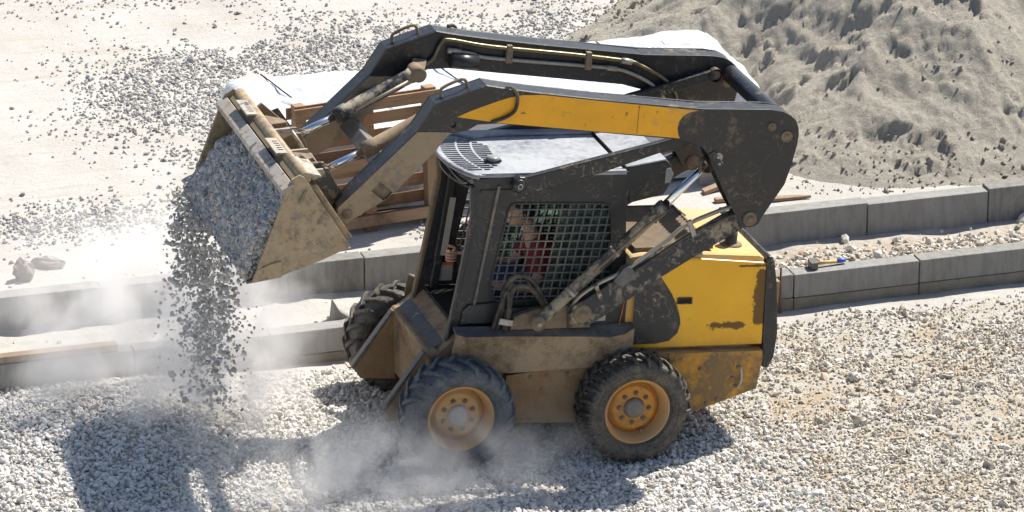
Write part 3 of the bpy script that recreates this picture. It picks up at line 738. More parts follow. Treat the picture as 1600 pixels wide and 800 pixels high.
for s in (-1, 1):
    pn = part(MB().plate(outer, s*.405, s*.44, [win]), 'side_panel', M['black_cab'], cab, .004)
    # raised edge rib round the opening and pillar rib
    m = MB()
    for a, b in zip(win, win[1:]+win[:1]): m.beam((a[0], s*.442, a[1]), (b[0], s*.442, b[1]), .014, .012)
    part(m, 'window_rim', M['black_cab'], pn)
    part(MB().beam((-1.03, s*.446, 1.98), (-1.15, s*.446, 1.05), .022, .02, (1, 0, 0)), 'pillar_rib', M['fender_dark'], pn, .004)
    part(MB().prism([(-1.235, .96), (-1.225, 1.06), (-1.19, 1.10), (-1.0, 1.115), (-.90, 1.10), (-.88, .96)], s*.441, s*.462), 'corner_plate', M['black_cab'], pn, .006)
    # woven guard
    m = MB()
    for k in range(-3, 18):
        x_ = -1.05+k*.060
        for a, b in clip_line((x_-.02, 1.10), (x_+.095, 1.86), win): m.beam((a[0]-.0015, s*.424, a[1]-.012), (b[0], s*.424, b[1]+.012), .0095, .010, (0, 1, 0))
    for k in range(13):
        z_ = 1.14+k*.059
        for a, b in clip_line((-1.1, z_+.01), (-.1, z_-.01), win): m.beam((a[0]-.012, s*.430, a[1]), (b[0]+.012, s*.430, b[1]), .0095, .010, (0, 1, 0))
    part(m, 'window_guard', M['fender_dark'], pn)
    gl = [(x_, z_) for x_, z_ in win if x_ > -.7]; gl = [(-.70, 1.118), (-.66, 1.845)]+[p for p in win if p[0] > -.6]
    gl = [(-.66, 1.84), (-.26, 1.83), (-.21, 1.815), (-.185, 1.77), (-.135, 1.26), (-.14, 1.16), (-.18, 1.12), (-.72, 1.12)]
    if s < 0: gl = [(-.56, 1.838)]+gl[1:-1]+[(-.62, 1.12)]
    part(MB().prism(gl, s*.398, s*.403), 'side_glass', M['green_glass'], pn)
    part(MB().prism([(-1.34, .78), (-1.315, .78), (-1.245, 1.25), (-1.18, 1.74), (-1.205, 1.98), (-1.235, 1.98), (-1.215, 1.74), (-1.275, 1.25)], s*.40, s*.455), 'front_pillar', M['mud_metal'] if s > 0 else M['black_cab'], cab, .008)
# roof: front edge bulges forward
def roof_pts(ex=0):
    pts = []
    for k in range(25):
        y_ = -.455+k*.91/24; pts.append((-1.185-.145*(1-(y_/.455)**2)**.8-ex, y_))
    return pts
gh = []      # grille holes through the roof in three arcs
def hole_rows():
    hs = []
    for (r0, r1) in ((.03, .14), (.155, .25), (.265, .38)):
        for k in range(17):
            y_ = -.33+k*.66/16
            e_ = -1.185-.145*(1-(y_/.455)**2)**.8
            lim = -.90-.28*(abs(y_)/.36)**2*0
            back = -.90-.20*(abs(y_)/.36)**2.2
            xa, xb = e_+r0, min(e_+r1, back)
            if xb-xa > .02: hs.append([(xa, y_-.015), (xb, y_-.015), (xb, y_+.015), (xa, y_+.015)])
    return hs
m = MB()
m.plate(roof_pts()+[(-.10, .455), (-.10, -.455)], 2.045, 2.062, hole_rows(), axes='xy')
roof = part(m, 'roof', M['black_roof'], cab)
rp = roof_pts()
m = MB(); m.tube([(a, b, 2.05) for a, b in rp], .019, 8); part(m, 'roof_lip', M['black_roof'], roof)
m = MB(); m.prism([(-1.0, .30), (-.85, .36), (-.10, .36), (-.10, .455), (-1.17, .455)], 2.063, 2.085, axes='xy'); part(m, 'roof_edge_rib', M['black_roof'], roof, .008)
m = MB(); m.prism([(-1.17, -.455), (-1.0, -.425), (-.10, -.425), (-.10, -.455)], 2.063, 2.075, axes='xy'); part(m, 'roof_edge_rib', M['black_roof'], roof, .004)
m = MB(); m.plate(roof_pts(-.03)+[(-.10, .43), (-.10, -.43)], 1.935, 1.95, [[(-1.25, -.3), (-.6, -.3), (-.6, .3), (-1.25, .3)]], axes='xy'); part(m, 'headliner', M['black_cab'], roof)
m = MB(); m.lathe([(0, .022), (.035, .020), (.048, .010), (.050, 0), (.04, -.01)], (-1.0, -.17, 2.085), 24, axis='z')
o = part(m, 'dome_lamp', M['lamp_lens'], roof); part(MB().box(-1.06, -.94, -.19, -.15, 2.062, 2.078), 'lamp_bracket', M['black_cab'], o)
for s in (-1, 1):      # front work lamps below the roof
    pass
part(MB().box(-.13, -.10, -.40, .40, 1.0, 2.04), 'rear_wall', M['black_cab'], cab)
part(MB().box(-1.25, -.10, -.40, .40, .905, .93), 'cab_floor', M['dark_hole'], cab)
part(MB().plate([(-1.235, .94), (-1.235, 1.11), (-1.0, 1.115), (-.2, 1.115), (-.2, .94)], .385, .404), 'inner_panel', M['black_cab'], cab)
o = part(MB().prism([(-1.16, .97), (-1.16, 1.11), (-1.05, 1.11), (-1.05, .97)], .381, .384), 'warning_label', M['white_label'], cab)
part(MB().prism([(-1.16, 1.088), (-1.16, 1.111), (-1.05, 1.111), (-1.05, 1.088)], .3785, .3805), 'label_header', M['orange_label'], o)
# inner door frame on the far pillar with a long striped label
part(MB().beam((-1.20, .37, .86), (-1.10, .37, 1.92), .06, .05, (0, 1, 0)), 'door_frame', M['black_cab'], cab, .008)
part(MB().beam((-1.145, .335, 1.18), (-1.105, .335, 1.62), .045, .004, (0, 1, 0)), 'door_label', M['white_label'], cab)
part(MB().beam((-1.24, -.36, .82), (-1.20, -.36, 1.13), .06, .07, (0, 1, 0)), 'door_post', M['mud_metal'], cab, .01)
m = MB()
for y_ in (-.30, .30):
    m.beam((-1.0, y_, .93), (-1.03, y_, 1.16), .03, .03)
part(m, 'lever_posts', M['black_cab'], cab)
for y_ in (-.30, .30):
    part(MB().tube([(-1.03, y_, 1.14), (-1.04, y_, 1.20), (-1.05, y_, 1.27)], [.02, .026, .018], 10), 'control_lever', M['seat_fabric'], cab)
seat = part(MB().box(-.78, -.32, -.24, .24, .98, 1.06), 'seat', M['seat_fabric'], cab, .03)
part(MB().prism([(-.42, 1.03), (-.30, 1.03), (-.22, 1.62), (-.32, 1.64)], -.23, .23), 'seat_back', M['seat_fabric'], seat, .035)
part(MB().box(-.75, -.30, -.22, .22, .93, .975), 'seat_base', M['black_cab'], seat)
# box behind the cab roof
bx = part(MB().prism([(-.088, 2.085), (.20, 2.135), (.235, 2.10), (.262, 2.03), (.25, 1.95), (.21, 1.87), (-.05, 1.81)], -.42, .42), 'rear_duct', M['black_cab'], cab, .018)
part(MB().prism([(-.088, 2.088), (.20, 2.138), (.225, 2.115), (.0, 2.075)], -.415, .415), 'duct_cover', M['black_roof'], bx)
for s in (-1, 1):
    part(MB().prism([(.20, 1.96), (.245, 1.965), (.262, 2.03), (.235, 2.075), (.20, 2.07)], s*.421, s*.43), 'side_lamp', M['lamp_lens'], bx, .006)
part(MB().box(-.094, -.06, -.43, .43, 1.0, 2.06), 'rear_frame', M['black'], cab, .006)
# sticker and strap on the body side
part(MB().prism([(-.245, .965), (-.245, 1.06), (-.175, 1.06), (-.175, .965)], -.4965, -.4945), 'body_label', M['white_label'], L)
m = MB(); m.tube([(-.045, -.505, 1.15), (-.06, -.508, 1.02), (-.075, -.512, .93)], .004, 6); part(m, 'orange_cord', M['orange_label'], L)
# upper chassis tower carrying the pivots (dark body side between cab and hood)
for s in (-1, 1):
    part(MB().prism([(-.95, .93), (-.93, 1.08), (-.2, 1.10), (-.02, 1.40), (.06, 1.40), (.06, .93)], s*.47, s*.494), 'pivot_plate', M['black_cab'], chassis, .004)
    part(MB().prism([(-.90, .94), (-.88, 1.04), (-.70, 1.10), (-.35, 1.12), (-.30, .94)], s*.495, s*.56), 'pivot_bracket', M['mud_metal'], chassis, .01)

# ---- lift arms
arm = [(-2.255, 1.947), (-2.262, 1.90), (-2.235, 1.845), (-2.193, 1.824), (-2.145, 1.855), (-1.916, 2.003), (-1.841, 2.066), (-1.723, 2.193), (-1.592, 2.338), (-1.531, 2.429), (-1.501, 2.455), (-1.44, 2.468), (-1.375, 2.481), (-1.309, 2.521), (-1.154, 2.527), (-.804, 2.487), (-.404, 2.444), (.165, 2.382)]
tow = [(.301, 2.345), (.352, 2.315), (.392, 2.273), (.425, 2.21), (.457, 2.149), (.583, 1.918), (.692, 1.742), (.722, 1.722), (.762, 1.714), (.800, 1.722), (.830, 1.745), (.846, 1.785), (.994, 2.031), (1.03, 2.17), (1.057, 2.32), (1.062, 2.40), (1.055, 2.45), (1.032, 2.50), (.985, 2.542), (.925, 2.571), (.82, 2.588), (.714, 2.592), (.319, 2.604)]
top_ = [(-.426, 2.684), (-.86, 2.738), (-1.086, 2.77), (-1.263, 2.801), (-1.62, 2.677), (-1.736, 2.481)]
arm_out = arm+tow+top_
sq = [(-1.973, 2.125), (-1.881, 2.048), (-1.936, 1.985), (-2.032, 2.061)]
round_hole = [(-1.483+.022*math.cos(k*math.pi/6), 2.525+.022*math.sin(k*math.pi/6)) for k in range(12)]
core = arm+[(.30, 2.37), (.30, 2.60)]+top_
for s in (-1, 1):
    yo, yi = s*.705, s*.525
    m = MB(); m.plate(arm_out, yo, s*.69, [sq, round_hole]); m.plate(arm_out, s*.54, yi); m.plate(core, s*.69, s*.545)
    # strip closing the tower top
    for a, b in zip([(.30, 2.60), (.714, 2.59), (.925, 2.569), (.985, 2.54), (1.032, 2.498)], [(.714, 2.59), (.925, 2.569), (.985, 2.54), (1.032, 2.498), (1.055, 2.44)]):
        m.add([(a[0], s*.69, a[1]), (b[0], s*.69, b[1]), (b[0], s*.54, b[1]), (a[0], s*.54, a[1]), (a[0], s*.69, a[1]-.012), (b[0], s*.69, b[1]-.012), (b[0], s*.54, b[1]-.012), (a[0], s*.54, a[1]-.012)],
              [(0, 1, 2, 3), (7, 6, 5, 4), (0, 4, 5, 1), (1, 5, 6, 2), (2, 6, 7, 3), (3, 7, 4, 0)])
    A = part(m, 'lift_arm', M['arm_black'], bevel=.004)
    # muddy lower section (a welded sleeve, slightly proud) and yellow field
    low = [(-2.255, 1.944), (-2.260, 1.90), (-2.233, 1.848), (-2.193, 1.828), (-2.147, 1.859), (-1.918, 2.006), (-1.843, 2.069), (-1.725, 2.196), (-1.594, 2.341), (-1.533, 2.431), (-1.505, 2.456), (-1.479, 2.465), (-1.52, 2.472), (-1.733, 2.478)]
    m = MB(); m.plate(low, s*.7055, s*.7095, [sq]); m.plate(low, s*.5205, s*.5245)
    part(m, 'arm_front_section', M['arm_dirty'], A)
    m = MB(); m.lathe([(0, .01*s), (.030, .01*s), (.036, .006*s), (.036, 0)], (-2.193, s*.7095, 1.899), 20); part(m, 'front_pin', M['mud_metal'], A)
    yl = [(-1.46, 2.58), (-1.38, 2.615), (-1.301, 2.645), (-1.167, 2.691), (-1.1, 2.711), (-1.0, 2.729), (-.861, 2.728), (-.426, 2.675), (.296, 2.592), (.235, 2.583), (.185, 2.555), (.158, 2.515), (.150, 2.467), (.160, 2.42), (.174, 2.392), (-.405, 2.451), (-.804, 2.494), (-1.15, 2.531)]
    part(MB().plate(yl, s*.7055, s*.7065), 'yellow_marking', M['yellow'], A)
    part(MB().box(-.148, -.145, min(s*.7066, s*.7072), max(s*.7066, s*.7072), 2.43, 2.638), 'marking_seam', M['dark_hole'], A)
    part(MB().prism(sq, s*.6905, s*.692), 'socket_shade', M['mud_metal'], A)
    # top cover plate: lighter scuffed upper faces
    m = MB()
    tops = [(-2.255, 1.947), (-1.736, 2.481), (-1.62, 2.677), (-1.263, 2.801)]
    for (a, b) in ((tops[1], tops[2]),):
        pass
    # grab handle on top and hose guard loop on the outer face
    part(MB().tube(smooth_path([(-1.555, s*.615, 2.69), (-1.565, s*.615, 2.74), (-1.53, s*.615, 2.775), (-1.43, s*.615, 2.818), (-1.39, s*.615, 2.81), (-1.375, s*.615, 2.755)]), .012, 8), 'grab_handle', M['mud_metal'], A)
    part(MB().tube(smooth_path([(-1.13, s*.70, 2.785), (-1.085, s*.714, 2.785), (-1.05, s*.724, 2.745), (-1.043, s*.726, 2.68), (-1.062, s*.726, 2.615), (-1.13, s*.722, 2.57), (-1.215, s*.712, 2.54)]), .0125, 8), 'hose_loop', M['rubber_hose'], A)
    # pins and bosses on the tower
    for (px, pz, r_, mt) in ((.852, 2.462, .030, 'mud_metal'), (.970, 2.388, .042, 'mud_metal'), (.473, 2.248, .032, 'worn_steel'), (.487, 2.198, .026, 'worn_steel'), (.758, 1.780, .052, 'mud_metal')):
        o = part(MB().lathe([(0, .012*s), (r_*.38, .012*s), (r_*.45, .004*s), (r_*.75, .004*s), (r_, .010*s), (r_, 0)], (px, s*.7055, pz), 24), 'pivot_pin', M[mt], A)
        part(MB().lathe([(0, -.012*s), (r_*.8, -.012*s), (r_, -.004*s), (r_, 0)], (px, s*.525, pz), 20), 'pivot_boss', M['mud_metal'], A)
    part(MB().beam((.42, s*.707, 2.285), (.50, s*.712, 2.17), .05, .012, (0, 1, 0)), 'lock_plate', M['arm_black'], A, .004)
    # hydraulic tubes along the inner face
    yy0 = s*.500
    part(MB().tube(smooth_path([(-1.50, s*.49, 2.45), (-1.42, s*.495, 2.53), (-1.29, yy0, 2.60), (-1.23, yy0, 2.72), (-1.17, yy0, 2.745), (-.87, yy0, 2.692), (-.23, yy0, 2.620), (.18, yy0, 2.565), (.28, yy0, 2.53), (.45, s*.50, 2.44), (.56, s*.51, 2.33), (.62, s*.55, 2.2)]), .0155, 8), 'hydraulic_tube', M['brass_pipe'], A)
    part(MB().tube(smooth_path([(-1.16, yy0, 2.665), (-1.0, yy0, 2.642), (-.87, yy0, 2.608), (-.23, yy0, 2.545), (.08, yy0, 2.512), (.22, yy0, 2.47), (.36, s*.50, 2.40), (.47, s*.505, 2.30), (.55, s*.53, 2.18)]), .014, 8), 'hydraulic_tube', M['steel_pipe'], A)
    m = MB(); m.tube([(-1.18, yy0, 2.67), (-1.08, yy0, 2.655)], .023, 6); part(m, 'tube_fitting', M['steel_pipe'], A)
    m = MB(); m.tube([(.13, yy0, 2.572), (.21, yy0, 2.558)], .025, 6); part(m, 'tube_fitting', M['steel_pipe'], A)
    m = MB(); m.tube([(.02, yy0, 2.52), (.10, yy0, 2.508)], .022, 6); part(m, 'tube_fitting', M['steel_pipe'], A)
    for (cx_, cz_) in ((-.72, 2.63), (-.12, 2.57)):
        part(MB().prism([(cx_-.025, cz_-.06), (cx_+.025, cz_-.06), (cx_+.02, cz_+.07), (cx_-.02, cz_+.07)], s*.478, s*.524), 'tube_clamp', M['mud_metal'], A, .004)
    m = MB(); m.tube([(-1.16, s*.47, 2.60), (-.96, s*.47, 2.585)], [.055, .055], 16); part(m, 'arm_boss', M['arm_black'], A)
    part(MB().tube(smooth_path([(-1.45, s*.42, 2.47), (-1.50, s*.47, 2.50), (-1.58, s*.50, 2.44), (-1.68, s*.50, 2.385), (-1.77, s*.50, 2.375), (-1.82, s*.48, 2.30), (-1.80, s*.44, 2.25)]), .013, 8), 'bucket_hose', M['rubber_hose'], A)
    m = MB(); m.tube([(-1.56, s*.46, 2.45), (-1.44, s*.46, 2.51)], [.026, .026], 8); m.tube([(-1.44, s*.46, 2.51), (-1.37, s*.46, 2.56)], [.019, .019], 8)
    part(m, 'hose_coupling', M['steel_pipe'], A)
    m = MB(); m.tube([(-1.54, s*.40, 2.44), (-1.46, s*.42, 2.52), (-1.40, s*.44, 2.50)], .02, 8); part(m, 'hose_coupling', M['mud_metal'], A)
# tubes joining the arms
part(MB().lathe([(.066, -.524), (.066, .524)], (.985, 0, 2.45), 28), 'cross_tube', M['arm_black'])
part(MB().prism([(-1.93, 2.10), (-1.87, 2.19), (-1.78, 2.14), (-1.84, 2.05)], -.524, .524), 'cross_member', M['fender_dark'], bevel=.008)
# ---- control links (upper), inside the arms
lk = [(-.955, 2.00), (-.935, 2.045), (-.90, 2.062), (-.866, 2.06), (.103, 2.295), (.84, 2.50), (.88, 2.495), (.895, 2.46), (.88, 2.43), (.85, 2.42), (.11, 2.214), (-.308, 2.077), (-.832, 1.934), (-.90, 1.94), (-.945, 1.96)]
for s in (-1, 1):
    o = part(MB().prism(lk, s*.455, s*.512), 'control_link', M['black'], bevel=.010)
    for (px, pz, r_) in ((-.902, 1.998, .048), (.848, 2.462, .05)):
        part(MB().lathe([(0, .018*s), (r_*.35, .018*s), (r_*.4, .012*s), (r_*.7, .014*s), (r_, .006*s), (r_, -.07*s)], (px, s*.512, pz), 24), 'link_pin', M['black'], o)
    part(MB().lathe([(.012, .021*s), (.02, .021*s), (.02, .018*s)], (-.902, s*.512, 1.998), 16), 'pin_ring', M['worn_steel'], o)
    # ---- lower links
    lw = [(-.50, 1.085), (-.475, 1.14), (-.43, 1.17), (-.23, 1.30), (.184, 1.545), (.633, 1.80), (.76, 1.83), (.815, 1.80), (.825, 1.75), (.79, 1.71), (.728, 1.685), (.381, 1.479), (.15, 1.334), (-.125, 1.139), (-.285, 1.033), (-.34, .998), (-.42, .990), (-.475, 1.02)]
    o = part(MB().prism(lw, s*.575, s*.655), 'lower_link', M['mud_patchy'], bevel=.008)
    part(MB().lathe([(0, .022*s), (.02, .022*s), (.024, .010*s), (.055, .012*s), (.068, .004*s), (.068, -.09*s)], (-.406, s*.655, 1.085), 28), 'link_pin', M['mud_metal'], o)
    part(MB().prism([(-.20, 1.325), (-.13, 1.42), (-.085, 1.43), (-.02, 1.36), (-.10, 1.30), (-.13, 1.27)], s*.60, s*.662), 'link_cover', M['fender_dark'], o, .004)
    part(MB().tube(smooth_path([(-.45, s*.57, .98), (-.47, s*.60, 1.10), (-.43, s*.62, 1.20), (-.30, s*.63, 1.30), (-.10, s*.63, 1.40), (.18, s*.62, 1.60), (.336, s*.62, 1.725), (.64, s*.62, 1.845), (.72, s*.60, 1.86)]), .016, 8), 'hydraulic_tube', M['steel_pipe'], o)
    part(MB().tube(smooth_path([(-.40, s*.60, 1.19), (-.1, s*.645, 1.352), (.2, s*.645, 1.56), (.37, s*.645, 1.665), (.67, s*.64, 1.80), (.74, s*.60, 1.84)]), .014, 8), 'hydraulic_tube', M['rubber_hose'], o)
    part(MB().beam((.325, s*.65, 1.76), (.375, s*.65, 1.64), .035, .03, (0, 1, 0)), 'tube_clamp', M['worn_steel'], o, .004)
    part(MB().beam((-.33, s*.66, 1.30), (-.285, s*.66, 1.20), .03, .03, (0, 1, 0)), 'tube_clamp', M['worn_steel'], o, .004)
    # ---- lift cylinders
    a_, b_, c_ = Vector((-.745, s*.69, 1.045)), Vector((.127, s*.655, 1.879)), Vector((.42, s*.63, 2.165))
    d_ = (b_-a_).normalized()
    o = part(MB().tube([a_+d_*.03, a_+d_*.05, b_-d_*.10, b_-d_*.095, b_], [.030, .043, .043, .052, .052], 20), 'lift_cylinder', M['mud_patchy'])
    part(MB().tube([b_-d_*.02, c_], .028, 20), 'cylinder_rod', M['chrome'], o)
    part(MB().tube([b_-d_*.005, b_+d_*.012], .046, 20), 'cylinder_seal', M['dark_hole'], o)
    part(MB().lathe([(0, .05*s), (.018, .05*s), (.02, .042*s), (.05, .040*s), (.055, .03*s), (.055, -.04*s)], tuple(a_), 24), 'cylinder_eye', M['mud_metal'], o)
    part(MB().lathe([(0, .052*s), (.016, .052*s), (.016, .045*s)], tuple(a_+Vector((0, .002*s, 0))), 12), 'eye_pin', M['worn_steel'], o)
    part(MB().lathe([(.05, -.04), (.05, .04)], tuple(c_), 20), 'rod_eye', M['mud_metal'], o)
    part(MB().tube([a_+d_*.55+Vector((-.03, s*.045, -.01)), a_+d_*1.05+Vector((-.02, s*.045, -.025)), b_+Vector((-.01, s*.05, -.045))], .009, 6), 'oil_line', M['mud_metal'], o)
    part(MB().tube([a_+d_*.30, a_+d_*.325], .047, 20), 'cylinder_band', M['worn_steel'], o)
    part(MB().tube([a_+d_*.72, a_+d_*.742], .047, 20), 'cylinder_band', M['worn_steel'], o)
    # hoses looping up from the fender beside the cab
    for k, (dx, dy) in enumerate(((0, 0), (.05, .03))):
        pts = [(-.985+dx, s*(.53+dy), .94), (-.965+dx*.8, s*(.55+dy), 1.10), (-.965+dx, s*(.56+dy), 1.25), (-.91+dx, s*(.56+dy), 1.335-dx), (-.82+dx*.5, s*(.56+dy), 1.345-dx*1.5), (-.74, s*(.55+dy), 1.27-dx), (-.66+dx*.2, s*(.54+dy), 1.15-dx), (-.60, s*(.53+dy), 1.05)]
        part(MB().tube(smooth_path(pts), .019, 10), 'hydraulic_hose', M['rubber_hose'])
    part(MB().tube(smooth_path([(-.95, s*.57, .95), (-.93, s*.585, 1.12), (-.955, s*.59, 1.25), (-.99, s*.56, 1.10), (-1.02, s*.54, .95)]), .016, 10), 'hydraulic_hose', M['rubber_hose'])
    part(MB().beam((-1.0, s*.605, 1.03), (-.90, s*.605, 1.01), .045, .012, (0, 1, 0)), 'hose_clamp', M['worn_steel'], bevel=.003)
    part(MB().tube(smooth_path([(-.46, s*.56, .95), (-.47, s*.57, 1.08), (-.42, s*.58, 1.20), (-.34, s*.56, 1.24)]), .02, 10), 'hydraulic_hose', M['rubber_hose'])
    # ---- tilt cylinders
    p, q, r_ = Vector((-2.30, s*.375, 2.093)), Vector((-2.013, s*.375, 2.229)), Vector((-1.47, s*.375, 2.53))
    d_ = (q-p).normalized(); e_ = (r_-q).normalized()
    o = part(MB().tube([q-e_*.0, q+e_*.10, q+e_*.105, r_-e_*.03, r_], [.060, .060, .053, .053, .060], 22), 'tilt_cylinder', M['mud_metal'] if s < 0 else M['mud_patchy'])
    part(MB().tube([p, q+e_*.03], .026, 20), 'cylinder_rod', M['chrome'], o)
    part(MB().lathe([(.045, -.035), (.045, .035)], tuple(p), 20), 'rod_eye', M['black'], o)
    part(MB().lathe([(.0, -.07), (.055, -.07), (.055, .07), (0, .07)], tuple(r_+e_*.04), 20), 'cylinder_eye', M['mud_metal'], o)
    part(MB().tube([q+e_*.15+Vector((0, -s*.07, .0)), r_-e_*.05+Vector((0, -s*.07, 0))], .011, 8), 'oil_line', M['steel_pipe'], o)
    part(MB().beam(tuple(r_+e_*.04), (-1.38, s*.50, 2.60), .10, .03), 'cylinder_bracket', M['mud_metal'], o, .004)

# ---- quick coupler
coupler = part(MB().prism([(-2.19, 1.78), (-2.47, 2.17), (-2.505, 2.15), (-2.225, 1.755)], -.60, .60), 'quick_coupler', M['mud_metal'], bevel=.004)
for s in (-1, 1):
    m = MB(); m.prism([(-2.15, 1.80), (-2.13, 1.88), (-2.30, 2.12), (-2.50, 2.285), (-2.53, 2.26), (-2.47, 2.16), (-2.21, 1.76)], s*.54, s*.575); part(m, 'pin_ear', M['mud_metal'], coupler, .004); m = MB()
    m.prism([(-2.15, 1.80), (-2.17, 1.95), (-2.27, 2.14), (-2.34, 2.14), (-2.44, 2.10), (-2.21, 1.76)], s*.30, s*.33); part(m, 'pin_ear', M['mud_metal'], coupler, .004); m = MB()
    m.prism([(-2.15, 1.80), (-2.17, 1.95), (-2.27, 2.14), (-2.34, 2.14), (-2.44, 2.10), (-2.21, 1.76)], s*.42, s*.45); part(m, 'pin_ear', M['mud_metal'], coupler, .004)
for s in (-1, 1):
    o = part(MB().plate([(-2.20, 1.86), (-2.18, 1.98), (-2.37, 2.235), (-2.46, 2.20)], s*.576, s*.590, [[(-2.27, 1.95), (-2.23, 1.98), (-2.27, 2.04), (-2.31, 2.01)]]), 'coupler_side', M['black'], coupler)
    part(MB().prism([(-2.49, s*.30), (-2.36, s*.34), (-2.38, s*.42), (-2.49, s*.50)], 2.20, 2.212, axes='xy'), 'coupler_hook', M['mud_metal'], coupler, .003)
    part(MB().beam((-2.35, s*.14, 2.03), (-2.26, s*.12, 1.92), .10, .04), 'lever_box', M['worn_steel'], coupler, .006)
    part(MB().tube([(-2.36, s*.25, 2.18), (-2.30, s*.24, 2.10), (-2.24, s*.2, 2.0)], .014, 8), 'lock_lever', M['worn_steel'], coupler)
    part(MB().lathe([(0, s*.02), (.03, s*.02), (.034, 0)], (-2.30, s*.45, 2.093), 18), 'tilt_pin', M['worn_steel'], coupler)

# ---- bucket
prof = [(-2.640, 2.205), (-2.585, 2.255), (-2.46, 2.13), (-2.25, 1.80), (-2.225, 1.745), (-2.26, 1.72), (-2.69, 1.555), (-2.885, 1.512)]
m = MB(); th_ = .014; inn = []
for i, p in enumerate(prof):
    a = Vector(prof[max(i-1, 0)]); b = Vector(prof[min(i+1, len(prof)-1)]); d = (b-a).normalized(); nrm = Vector((d.y, -d.x))
    if nrm.dot(Vector((-2.62, 1.85))-Vector(p)) < 0: nrm = -nrm
    inn.append(tuple(Vector(p)+nrm*th_))
ring = prof+inn[::-1]
m.plate(ring, -.92, .92)
bucket = part(m, 'bucket', [M['bucket_in']], bevel=0)
side = [(-2.690, 2.19), (-2.665, 2.235), (-2.61, 2.268), (-2.575, 2.25), (-2.218, 1.742), (-2.43, 1.645), (-2.69, 1.548), (-2.889, 1.512)]
for s in (-1, 1):
    o = part(MB().prism(side, s*.92, s*.936), 'side_plate', M['bucket_out'], bucket, .003)
    part(MB().prism([(-2.905, 1.503), (-2.69, 1.542), (-2.70, 1.655), (-2.75, 1.648), (-2.868, 1.60)], s*.937, s*.950), 'wear_plate', M['bucket_out'], o, .004)
    part(MB().prism([(-2.889, 1.54), (-2.86, 1.535), (-2.655, 2.205), (-2.688, 2.19)], s*.937, s*.945), 'edge_strip', M['bucket_out'], o, .003)
    part(MB().beam((-2.60, s*.943, 2.07), (-2.56, s*.943, 2.16), .02, .008, (0, 1, 0)), 'weld_bead', M['mud_metal'], o)
part(MB().prism([(-2.93, 1.493), (-2.70, 1.545), (-2.70, 1.557), (-2.93, 1.503)], -.936, .936), 'cutting_edge', M['worn_steel'], bucket, .002)
part(MB().prism([(-2.73, 2.165), (-2.66, 2.212), (-2.645, 2.196), (-2.69, 2.165), (-2.715, 2.13), (-2.73, 2.13)], -.95, .95), 'lip_bar', M['worn_steel'], bucket, .004)
vs = MB(); vs.tube([(-2.565, -.915, 2.235), (-2.565, .915, 2.235)], .042, 16); part(vs, 'top_ridge', M['bucket_out'], bucket)
for y_ in (-.33, .50):
    sl = [[(-2.628, y_-.10+k*.045), (-2.592, y_-.10+k*.045), (-2.592, y_-.082+k*.045), (-2.628, y_-.082+k*.045)] for k in range(5)]
    part(MB().plate([(-2.66, y_-.16), (-2.56, y_-.16), (-2.56, y_+.16), (-2.66, y_+.16)], 2.262, 2.274, sl, axes='xy'), 'step_tread', M['worn_steel'], bucket)
    part(MB().box(-2.65, -2.57, y_-.15, y_+.15, 2.245, 2.2615), 'tread_base', M['mud_metal'], bucket)
m = MB()
m.prism([(-2.56, 2.16), (-2.48, 2.19), (-2.20, 1.80), (-2.24, 1.78)], -.90, .90); part(m, 'back_frame', M['bucket_out'], bucket, .005)
for y_ in (-.62, -.2, .25, .62):
    part(MB().prism([(-2.50, 2.19), (-2.36, 2.20), (-2.34, 2.16), (-2.44, 2.11)], y_-.012, y_+.012), 'back_rib', M['worn_steel'], bucket, .002)
part(MB().prism([(-2.56, 2.275), (-2.45, 2.25), (-2.44, 2.235), (-2.55, 2.255)], -.90, -.55), 'corner_shelf', M['worn_steel'], bucket, .003)

